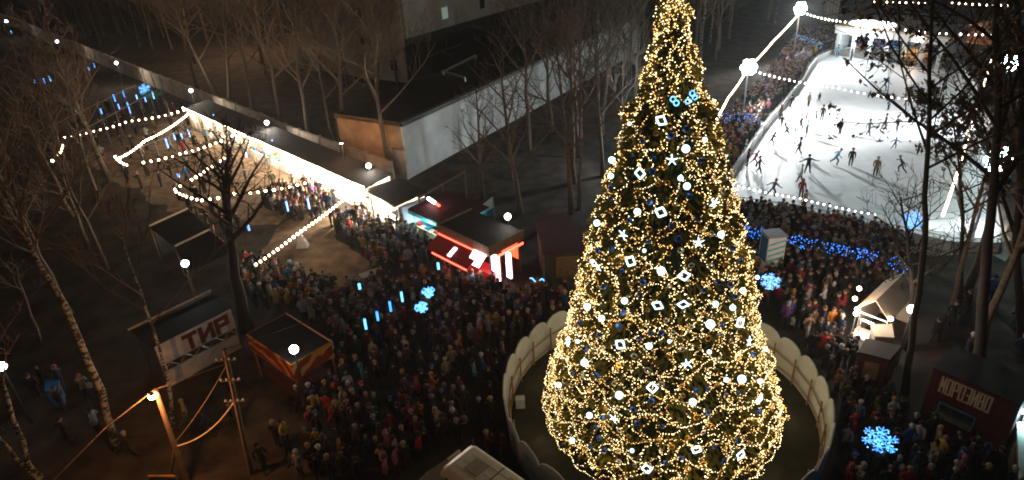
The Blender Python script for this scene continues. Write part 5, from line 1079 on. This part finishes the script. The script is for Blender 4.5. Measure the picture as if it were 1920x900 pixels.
# ------------------------------------------------------------------ people
def body(pose, lod):
    J = dict(pel=(0, 0, .93), sp=(0, 0, 1.14), ch=(0, 0, 1.34), nk=(0, 0, 1.49), hb=(0, -.005, 1.56), hd=(0, -.01, 1.66), nose=(0, -.105, 1.625))
    for s, q in ((-1, 'l'), (1, 'r')):
        J['sh'+q] = (s*.18, 0, 1.40); J['el'+q] = (s*.24, .03, 1.14); J['wr'+q] = (s*.25, -.06, .92); J['hn'+q] = (s*.25, -.08, .84)
        J['hp'+q] = (s*.09, 0, .86); J['kn'+q] = (s*.10, -.015, .48); J['an'+q] = (s*.10, .01, .09); J['to'+q] = (s*.115, -.15, .045)
    if pose == 'phone': J['elr'] = (.25, -.14, 1.2); J['wrr'] = (.16, -.32, 1.36); J['hnr'] = (.13, -.36, 1.43); J['ell'] = (-.25, -.12, 1.18); J['wrl'] = (-.14, -.32, 1.33); J['hnl'] = (-.1, -.36, 1.4)
    if pose == 'pockets':
        for s, q in ((-1, 'l'), (1, 'r')): J['el'+q] = (s*.3, .08, 1.15); J['wr'+q] = (s*.2, -.1, .98); J['hn'+q] = (s*.16, -.13, .93)
    if pose == 'walk':
        J['knl'] = (-.1, -.16, .5); J['anl'] = (-.1, -.24, .12); J['tol'] = (-.11, -.4, .1); J['knr'] = (.1, .03, .48); J['anr'] = (.1, .26, .14); J['tor'] = (.11, .14, .045); J['elr'] = (.25, -.1, 1.15); J['wrr'] = (.23, -.26, 1.0); J['hnr'] = (.22, -.32, .95); J['ell'] = (-.25, .14, 1.15); J['wrl'] = (-.24, .16, .92); J['hnl'] = (-.24, .16, .84)
    if pose == 'glide':
        for k in ('sp', 'ch', 'nk', 'hb', 'hd', 'nose', 'shl', 'shr'): x, y, z = J[k]; J[k] = (x, y-(z-.93)*.42, z-(z-.93)*.12)
        J['knl'] = (-.12, -.24, .54); J['anl'] = (-.13, -.12, .12); J['tol'] = (-.14, -.28, .09); J['knr'] = (.18, .12, .55); J['anr'] = (.3, .42, .26); J['tor'] = (.33, .33, .16)
        J['ell'] = (-.42, -.16, 1.2); J['wrl'] = (-.55, -.32, 1.08); J['hnl'] = (-.6, -.38, 1.05); J['elr'] = (.4, .02, 1.18); J['wrr'] = (.56, .1, 1.02); J['hnr'] = (.62, .12, .98)
    if pose == 'wide':
        J['ell'] = (-.4, -.02, 1.24); J['wrl'] = (-.6, -.05, 1.18); J['hnl'] = (-.68, -.06, 1.18); J['elr'] = (.4, -.02, 1.24); J['wrr'] = (.6, -.05, 1.2); J['hnr'] = (.68, -.06, 1.2)
        J['knl'] = (-.16, -.06, .48); J['anl'] = (-.2, -.02, .12); J['tol'] = (-.22, -.17, .07); J['knr'] = (.16, -.03, .48); J['anr'] = (.22, .06, .12); J['tor'] = (.25, -.08, .07)
    Rd = dict(pel=.165, sp=.16, ch=.165, nk=.065, hb=.07, hd=.105, nose=.014)
    for q in 'lr': Rd.update({'sh'+q: .085, 'el'+q: .062, 'wr'+q: .045, 'hn'+q: .042, 'hp'+q: .105, 'kn'+q: .075, 'an'+q: .055, 'to'+q: .045})
    ed = [('pel', 'sp'), ('sp', 'ch'), ('ch', 'nk'), ('nk', 'hb'), ('hb', 'hd')]
    if lod: ed.append(('hd', 'nose'))
    else: J.pop('nose')
    for q in 'lr': ed += [('ch', 'sh'+q), ('sh'+q, 'el'+q), ('el'+q, 'wr'+q), ('wr'+q, 'hn'+q), ('pel', 'hp'+q), ('hp'+q, 'kn'+q), ('kn'+q, 'an'+q), ('an'+q, 'to'+q)]
    if lod:
        for q in 'lr':
            h = Vector(J['hn'+q]); d = (h-Vector(J['wr'+q])).normalized(); e = d.cross(Vector((1, 0, 0))); e = e.normalized() if e.length > .1 else Vector((0, 1, 0)); g = d.cross(e)
            for i, (o, L) in enumerate(((-.03, .06), (-.01, .075), (.01, .072), (.03, .055))):
                a, b = 'f%s%da' % (q, i), 'f%s%db' % (q, i); J[a] = tuple(h+e*o+d*.035); J[b] = tuple(h+e*o*1.2+d*(.035+L)+g*.02); Rd[a] = .0095; Rd[b] = .008; ed += [('hn'+q, a), (a, b)]
            a, b = 'f%sta' % q, 'f%stb' % q; J[a] = tuple(h-e*.04-d*.005); J[b] = tuple(h-e*.062+d*.035); Rd[a] = .012; Rd[b] = .009; ed += [('hn'+q, a), (a, b)]
    names = list(J); idx = {k: i for i, k in enumerate(names)}
    me = bpy.data.meshes.new('sk'); me.from_pydata([J[k] for k in names], [(idx[a], idx[b]) for a, b in ed], []); o = bpy.data.objects.new('sk', me); COL.objects.link(o)
    md = o.modifiers.new('s', 'SKIN'); md.use_smooth_shade = True; md.branch_smoothing = .6
    for k in names: v = me.skin_vertices[0].data[idx[k]]; v.radius = (Rd[k], Rd[k]*(.72 if k in ('pel', 'sp', 'ch') else 1)); v.use_root = (k == 'pel')
    if lod: s = o.modifiers.new('u', 'SUBSURF'); s.levels = s.render_levels = 1
    dg = bpy.context.evaluated_depsgraph_get(); dg.update(); r = bpy.data.meshes.new_from_object(o.evaluated_get(dg)); bpy.data.objects.remove(o)
    r.name = 'person'; r.materials.clear()
    for k in ('cloth', 'trouser', 'skin', 'boot', 'glove'): r.materials.append(M[k])
    segs = [(Vector(J[a]), Vector(J[b]), a, b) for a, b in ed]
    for p in r.polygons:
        c = p.center; best = min(segs, key=lambda s: dseg(c, s[0], s[1])); a, b = best[2], best[3]
        i = 0
        if b in ('hd', 'hb', 'nose') or (a, b) == ('nk', 'hb'): i = 2
        elif b[:2] == 'kn': i = 1 if c.z < (Vector(J[a]).z*.62+Vector(J[b]).z*.38) else 0
        elif b[:2] == 'an': i = 1
        elif b[:2] == 'to': i = 3
        elif b[:2] == 'hn' or b[0] == 'f': i = 4
        p.material_index = i
    return r, Vector(J['hd'])
def dseg(p, a, b):
    d = b-a; t = max(0, min(1, (p-a).dot(d)/max(1e-9, d.length_squared))); return (p-(a+d*t)).length
POSES = ['stand', 'phone', 'pockets', 'walk', 'glide', 'wide']
BH = {p: body(p, True) for p in POSES}; BL = {p: body(p, False) for p in ('stand', 'pockets', 'walk', 'phone')}
def headgear(kind):
    m = MB(); n = 10
    if kind == 'hat':
        m.ball((0, .01, .035), .125, None, 10, 7, .95); m.tube([(0, .01, .01), (0, .01, .05)], .132, 10); m.ball((0, .02, .165), .035, None, 6, 4)
    elif kind == 'hood':
        m.ball((0, .035, .01), .142, None, 10, 7, 1.05); m.tube([(0, .05, -.14), (0, .03, -.06)], [.15, .12], 8)
    else:
        m.ball((0, .022, .022), .124, None, 10, 7, 1.0); m.ball((0, .06, -.07), .09, None, 8, 5, 1.3)
    # keep the face free
    vs = []
    for x, y, z in m.v:
        lim = -.055-max(0, z-.02)*.9
        if z < .045 and y < -.045: y = -.03+(y+.045)*.1
        vs.append((x, y, z))
    m.v = vs; o = m.build(kind, 'cloth', None, True); me = o.data; bpy.data.objects.remove(o); return me
HG = {k: headgear(k) for k in ('hat', 'hood', 'hair')}
m = MB(); m.ball((0, .2, 1.22), .15, None, 8, 6, 1.35); m.tube([(-.1, .15, 1.4), (-.12, -.14, 1.36), (-.12, .0, 1.05)], .02, 4); m.tube([(.1, .15, 1.4), (.12, -.14, 1.36), (.12, .0, 1.05)], .02, 4)
o = m.build('backpack', 'cloth', None, True); BPK = o.data; bpy.data.objects.remove(o)
m = MB(); m.tube([(-.05, -.01, 0), (.05, -.01, 0)], .03, 4); o = m.build('skate', 'white'); bpy.data.objects.remove(o)
COATS_ = {'black': (.02, .02, .022), 'dark grey': (.06, .06, .065), 'navy': (.02, .035, .09), 'brown': (.11, .06, .035), 'olive': (.07, .075, .035), 'red': (.5, .03, .04), 'maroon': (.16, .02, .03), 'blue': (.03, .17, .45), 'light blue': (.2, .5, .7), 'beige': (.5, .38, .26), 'white': (.7, .7, .7), 'pink': (.6, .2, .28), 'orange': (.7, .25, .04), 'yellow': (.65, .5, .06), 'teal': (.03, .3, .32), 'purple': (.16, .06, .25), 'mustard': (.4, .25, .05), 'pale grey': (.4, .4, .42)}
COATS = {k: tuple(c*(.48 if max(v) > .1 else .45) for c in v) for k, v in COATS_.items()}
CW = ['black']*42+['dark grey']*16+['navy']*14+['brown']*8+['olive']*6+['red']*4+['maroon']*5+['blue']*3+['light blue']*1+['beige']*7+['white']*3+['pink']*3+['orange']*2+['yellow']*1+['teal']*2+['purple']*2+['mustard']*2+['pale grey']*5
HATC = ['black']*14+['dark grey']*7+['brown']*4+['white']*3+['red']*2+['beige']*5+['pink']*3+['mustard']*2+['pale grey']*5+['blue']*2+['light blue']
HAIRC = {'dark': (.02, .015, .01), 'brown': (.09, .045, .02), 'blond': (.25, .16, .07), 'grey': (.16, .16, .16)}
used_l = {}
POSEW = {'stand': 'standing', 'phone': 'holding up a phone', 'pockets': 'hands in pockets', 'walk': 'walking', 'glide': 'gliding bent forward', 'wide': 'skating with arms out'}
def person(p, rz, coat, pose, hg, hgc, where, group, child=False, pack=None, cat='person', label=None):
    me, hd = BH[pose]; t = bpy.data.objects.new('person', me); COL.objects.link(t); t.location = p; t.rotation_euler = (0, 0, rz)
    s = rnd.uniform(.95, 1.05)*(.68 if child else 1); t.scale = (s*rnd.uniform(.97, 1.12), s*rnd.uniform(.97, 1.1), s); t.color = (*[c*rnd.uniform(.85, 1.15) for c in COATS[coat]], 1)
    h = bpy.data.objects.new(hg, HG[hg]); COL.objects.link(h); h.parent = t; h.location = hd; cc = HAIRC[hgc] if hg == 'hair' else COATS[hgc] if hg == 'hat' else COATS[coat]; h.color = (*cc, 1)
    if pack: b = bpy.data.objects.new('backpack', BPK); COL.objects.link(b); b.parent = t; b.color = (*COATS[pack], 1)
    if label is None: label = mklabel(coat, pose, hg, hgc, where, child, pack)
    tag(t, label, cat, group); return t
def mklabel(coat, pose, hg, hgc, where, child, pack):
    hw = '%s hair' % hgc if hg == 'hair' else '%s hat' % hgc if hg == 'hat' else 'hood up'
    if pack and len((coat+hw+POSEW[pose]+where).split())+1 > 8: pack_ = ''
    return '%s in %s coat, %s, %s%s %s' % ('child' if child else 'person', coat, hw, POSEW[pose], (', %s backpack,' % pack) if pack else ',', where)
MARK = [((330, 300), 'among the strings by the far stalls'), ((560, 380), 'in front of the bright stalls'), ((520, 540), 'at the left edge of the trodden soil'), ((700, 440), 'near the brightest stall'), ((850, 500), 'before the red kiosk'), ((940, 560), 'by the glowing display'), ((790, 600), 'under the blue snowflake'),
    ((640, 590), 'behind the swirl booth'), ((620, 700), 'right of the swirl booth'), ((700, 760), 'in the middle of the dark plaza'), ((600, 860), 'near the bottom of the plaza'), ((780, 850), 'beside the van front'), ((900, 760), 'left of the scalloped fence'), ((1010, 580), 'behind the scalloped fence'),
    ((900, 660), 'between fence and blue heart'), ((1440, 560), 'below the advertising pillar'), ((1540, 560), 'below the blue net lights'), ((1560, 650), 'left of the serving stand'), ((1590, 740), 'right of the scalloped fence'), ((1640, 870), 'below the large snowflake'), ((1720, 800), 'left of the ice cream kiosk'), ((1800, 850), 'under the ice cream window'), ((1880, 880), 'in the cyan work light'),
    ((520, 850), 'near the utility pole'), ((140, 790), 'in the dark left corner'), ((1400, 450), 'by the near boards of the rink'), ((1600, 480), 'at the near rink fence'), ((1420, 200), 'at the left rink edge'), ((380, 800), 'on the sandy yard')]
def where(x, y): return min(MARK, key=lambda m_: (m_[0][0]-x)**2+(m_[0][1]-y)**2)[1]
ZONES = [([(615, 418), (695, 410), (765, 436), (850, 468), (900, 530), (960, 565), (1065, 548), (1060, 610), (985, 640), (940, 690), (928, 790), (955, 880), (900, 860), (840, 830), (790, 870), (760, 905), (590, 920), (575, 800), (560, 760), (612, 710), (622, 640), (560, 590), (470, 575), (455, 520), (475, 500), (570, 530), (690, 562), (722, 528), (655, 465)], 1.0),
    ([(490, 385), (545, 352), (640, 372), (600, 415), (540, 415)], .9), ([(1372, 400), (1470, 411), (1590, 436), (1700, 464), (1690, 545), (1640, 545), (1595, 560), (1585, 640), (1605, 700), (1600, 745), (1700, 780), (1830, 870), (1925, 880), (1930, 930), (1575, 930), (1580, 800), (1555, 720), (1500, 640), (1435, 580), (1395, 500)], 1.15),
    ([(1345, 330), (1345, 240), (1400, 190), (1440, 150), (1490, 70), (1565, 62), (1566, 92), (1520, 112), (1500, 145), (1430, 230), (1365, 330)], 1.3), ([(1560, 92), (1640, 88), (1760, 100), (1800, 112), (1790, 117), (1650, 95), (1560, 99)], 1.4),
    ([(1700, 560), (1900, 560), (1920, 690), (1760, 680)], .12), ([(70, 700), (200, 720), (200, 830), (60, 830)], .25), ([(120, 215), (340, 200), (470, 300), (520, 350), (330, 390), (200, 320)], .10), ([(340, 390), (430, 400), (480, 470), (420, 520), (400, 450)], .3)]
BLOCK = []
def blocked(p):
    if (p-TC).length < RF+.7: return True
    for q, r_ in BLOCK:
        if (Vector((p.x-q.x, p.y-q.y))).length < r_: return True
    return False
for o in list(COL.objects):
    if o.parent is None and o.get('category') in ('market stall', 'kiosk', 'stall', 'booth', 'van', 'tent', 'canopy', 'cabin', 'stand', 'pavilion', 'advertising pillar', 'display', 'snowflake light', 'heart light', 'table', 'light decoration'):
        xs = [c.matrix_world @ Vector(b) for c in [o]+list(o.children) if c.type == 'MESH' for b in c.bound_box]
        if not xs: continue
        xs = [Vector(b)+o.location for c in o.children if c.type == 'MESH' for b in c.bound_box]
        cc = o.location.copy(); BLOCK.append((cc, min(3.2, max(1.3 if o['category'] == 'light decoration' else .5, .42*max(max(v.x for v in xs)-min(v.x for v in xs), max(v.y for v in xs)-min(v.y for v in xs))))))
def crowd():
    r = random.Random(99); pts = []; cell = {}
    for P, dens in ZONES:
        W = [G(x, y) for x, y in P]; x0, x1 = min(p.x for p in W), max(p.x for p in W); y0, y1 = min(p.y for p in W), max(p.y for p in W); PW = [(p.x, p.y) for p in W]
        n = int((x1-x0)*(y1-y0)*dens*9)
        for _ in range(n):
            x, y = r.uniform(x0, x1), r.uniform(y0, y1)
            if not inside(x, y, PW): continue
            if noise.noise(Vector((x*.23, y*.23, 3)))+.6 < r.random()*.6: continue
            p = Vector((x, y, 0)); dm = .5/math.sqrt(dens) if dens >= .8 else .6/dens**.5
            k = (int(x), int(y)); rad = int(dm)+1
            if any((p-q).length < dm for i in range(-rad, rad+1) for j in range(-rad, rad+1) for q in cell.get((k[0]+i, k[1]+j), [])): continue
            if blocked(p): continue
            px_, py_ = proj(p); 
            if 600 < px_ < 900 and 630 < py_ < 780 and noise.noise(Vector((x*.35, y*.35, 9)))+.45 < r.random()*.9: continue
            cell.setdefault(k, []).append(p); pts.append(p)
    pts.sort(key=lambda p: (p-Vector((0, 0, CAMH))).length)
    vis = []; off = []
    for p in pts:
        x, y = proj(p+UP*.9)
        if -10 < x < 1930 and y < 915: vis.append((p, x, y))
    near, far = vis[:248], vis[248:]; print('crowd', len(pts), len(near), len(far))
    seen = set()
    for p, x, y in near:
        for _ in range(80):
            coat = r.choice(CW); pose = r.choice(['stand', 'stand', 'pockets', 'walk', 'phone', 'stand']); hg = r.choice(['hat', 'hat', 'hat', 'hair', 'hair', 'hood']); hc = r.choice(HATC) if hg == 'hat' else r.choice(list(HAIRC)); ch = r.random() < .14
            pk = r.choice(['black', 'red', 'blue', 'beige']) if r.random() < .12 else None
            lb = mklabel(coat, pose, hg, hc, where(x, y), ch, pk)
            if lb not in seen and len(lb.split()) <= 16: break
        seen.add(lb); person(p, r.uniform(-PI, PI), coat, pose, hg, hc, '', 'people in the crowd', ch, pk, label=lb)
    # the far rest of the crowd as one mass
    V = []; F = []; MI = []; COLR = []; datas = {}
    for k, (me, hd) in BL.items(): datas[k] = ([v.co.copy() for v in me.vertices], [tuple(p.vertices) for p in me.polygons], [p.material_index for p in me.polygons], hd)
    hatv = [Vector(v.co) for v in HG['hat'].vertices]; hatf = [tuple(p.vertices) for p in HG['hat'].polygons]
    for p, x, y in far:
        vs, fs, mi, hd = datas[r.choice(list(datas))]; a = r.uniform(-PI, PI); c, s = math.cos(a), math.sin(a); z = r.uniform(.93, 1.05)*(.7 if r.random() < .12 else 1); b = len(V); w_ = z*r.uniform(1, 1.15)
        V += [(p.x+(v.x*c-v.y*s)*w_, p.y+(v.x*s+v.y*c)*w_, v.z*z) for v in vs]; F += [tuple(b+i for i in f) for f in fs]; MI += mi
        cc = COATS[r.choice(CW)]; COLR += [(*cc, 1)]*len(vs)
        b = len(V); V += [(p.x+((v.x+hd.x)*c-(v.y+hd.y)*s)*w_, p.y+((v.x+hd.x)*s+(v.y+hd.y)*c)*w_, (v.z+hd.z)*z) for v in hatv]; F += [tuple(b+i for i in f) for f in hatf]; MI += [0]*len(hatf)
        cc = COATS[r.choice(HATC)] if r.random() < .6 else HAIRC['brown']; COLR += [(*cc, 1)]*len(hatv)
    me = bpy.data.meshes.new('crowd'); me.from_pydata(V, [], F)
    for k in ('crowdcloth', 'trouser', 'skin', 'boot', 'glove'): me.materials.append(M[k])
    me.polygons.foreach_set('material_index', MI); me.polygons.foreach_set('use_smooth', [True]*len(F))
    ca = me.color_attributes.new('coat', 'FLOAT_COLOR', 'POINT'); ca.data.foreach_set('color', [c for q in COLR for c in q]); me.update()
    o = bpy.data.objects.new('crowd', me); COL.objects.link(o); tag(o, 'dense far crowd in winter coats around the stalls and the rink', 'crowd', None, 'stuff')
crowd()
SK = [(1482, 205, 'black', 'walk'), (1535, 192, 'dark grey', 'walk'), (1515, 200, 'beige', 'stand'), (1529, 228, 'brown', 'walk'), (1540, 227, 'black', 'stand'), (1500, 245, 'dark grey', 'walk'), (1511, 228, 'red', 'stand'), (1511, 257, 'blue', 'pockets'), (1490, 253, 'teal', 'walk'), (1474, 258, 'navy', 'glide'), (1464, 243, 'black', 'walk'),
    (1462, 225, 'brown', 'stand'), (1497, 290, 'navy', 'walk'), (1445, 277, 'black', 'glide'), (1574, 252, 'olive', 'stand'), (1627, 255, 'pale grey', 'walk'), (1594, 311, 'black', 'stand'), (1657, 245, 'black', 'walk'), (1681, 248, 'dark grey', 'glide'), (1665, 207, 'light blue', 'stand'), (1656, 172, 'blue', 'glide'), (1676, 280, 'blue', 'glide'),
    (1688, 325, 'black', 'glide'), (1513, 325, 'navy', 'wide'), (1500, 343, 'white', 'walk'), (1501, 371, 'red', 'stand'), (1507, 392, 'orange', 'stand'), (1550, 407, 'teal', 'walk'), (1447, 370, 'pale grey', 'glide'), (1632, 132, 'navy', 'walk'), (1650, 120, 'maroon', 'walk'), (1595, 114, 'blue', 'stand'), (1569, 107, 'light blue', 'stand'), (1609, 106, 'orange', 'pockets'),
    (1760, 160, 'black', 'walk'), (1771, 162, 'dark grey', 'stand'), (1779, 133, 'black', 'wide'), (1565, 310, 'light blue', 'glide'), (1682, 122, 'black', 'stand'), (1422, 326, 'black', 'walk'), (1401, 312, 'maroon', 'stand'), (1413, 313, 'pink', 'glide'), (1640, 330, 'mustard', 'stand'), (1720, 290, 'navy', 'walk'), (1700, 200, 'brown', 'glide')]
SW = {'pockets': 'hands pocketed', 'walk': 'striding', 'wide': 'with arms spread', 'stand': 'upright', 'glide': 'leaning forward'}
for i, (x, y, c, ps) in enumerate(SK):
    wy = 'at the far end of the ice' if y < 140 else 'on the far half of the ice' if y < 215 else 'mid rink' if y < 280 else 'on the near half of the ice' if y < 345 else 'by the near bulb string'
    wx = 'left side' if x < 1500 else 'centre left' if x < 1580 else 'centre' if x < 1670 else 'right side'
    hg, hc = rnd.choice([('hat', 'black'), ('hair', 'dark'), ('hat', 'white'), ('hood', 'x'), ('hat', 'red')])
    lb = 'skater in %s jacket, %s, %s, %s' % (c, SW[ps], wy, wx)
    t = person(G(x, y, .1), rnd.uniform(-PI, PI), c, ps, hg, hc, '', 'skaters on the ice', rnd.random() < .12, cat='skater', label=lb)
EXTRA = [((523, 838), 'black', 'stand', 'hat', 'beige', 'person in a long black coat beside the yellow jacket'), ((540, 836), 'yellow', 'stand', 'hair', 'dark', 'person in a bright yellow jacket on the sandy yard'), ((497, 882), 'dark grey', 'walk', 'hair', 'dark', 'person in dark grey walking alone at the bottom left of the plaza'), ((545, 862), 'navy', 'walk', 'hair', 'brown', 'person in navy just below the yellow jacket'), ((566, 893), 'pale grey', 'stand', 'hat', 'white', 'person in pale grey with a white hat at the bottom edge'),
    ((396, 818), 'navy', 'walk', 'hair', 'dark', 'person in navy crossing the sandy yard between the poles'), ((362, 822), 'dark grey', 'walk', 'hair', 'brown', 'person in dark grey close to the lamp pole'), ((355, 795), 'beige', 'stand', 'hat', 'beige', 'person in beige behind the lamp pole'), ((440, 800), 'black', 'walk', 'hat', 'black', 'person in black close to the utility pole'), ((250, 855), 'black', 'walk', 'hat', 'pale grey', 'person in black right of the leaning birch'),
    ((757, 880), 'red', 'stand', 'hat', 'white', 'child in red with a white hat left of the van'), ((790, 862), 'red', 'stand', 'hair', 'dark', 'person in a red coat left of the van front')]
for px, c, ps, hg, hc, lb in EXTRA: person(G(*px), rnd.uniform(-PI, PI), c, ps, hg, hc, '', 'people standing apart', 'child' in lb, label=lb)

# ------------------------------------------------------------------ haze: thin volume added to stand in for lamp bloom and lifted shadows
HZ = MB(); bpy.context.view_layer.update()
zt_ = max([(o.matrix_world @ Vector(b)).z for o in COL.objects if o.type == 'MESH' for b in o.bound_box]+[CAMH])+1.0; print('top', zt_)
HZ.prism([(-430, -70), (430, -70), (430, 710), (-430, 710)], -1.0, zt_)
hz = HZ.build('haze', 'steel'); hz['kind'] = 'stuff'; hm = bpy.data.materials.new('haze'); hm.use_nodes = True; hn = hm.node_tree
hn.nodes.remove(hn.nodes['Principled BSDF']); pv = hn.nodes.new('ShaderNodeVolumePrincipled'); pv.inputs['Density'].default_value = .00035; pv.inputs['Color'].default_value = (.95, .95, .95, 1); pv.inputs['Anisotropy'].default_value = .55
hn.links.new(pv.outputs[0], [n for n in hn.nodes if n.type == 'OUTPUT_MATERIAL'][0].inputs['Volume']); hz.data.materials.clear(); hz.data.materials.append(hm)
C.cycles.volume_bounces = 0
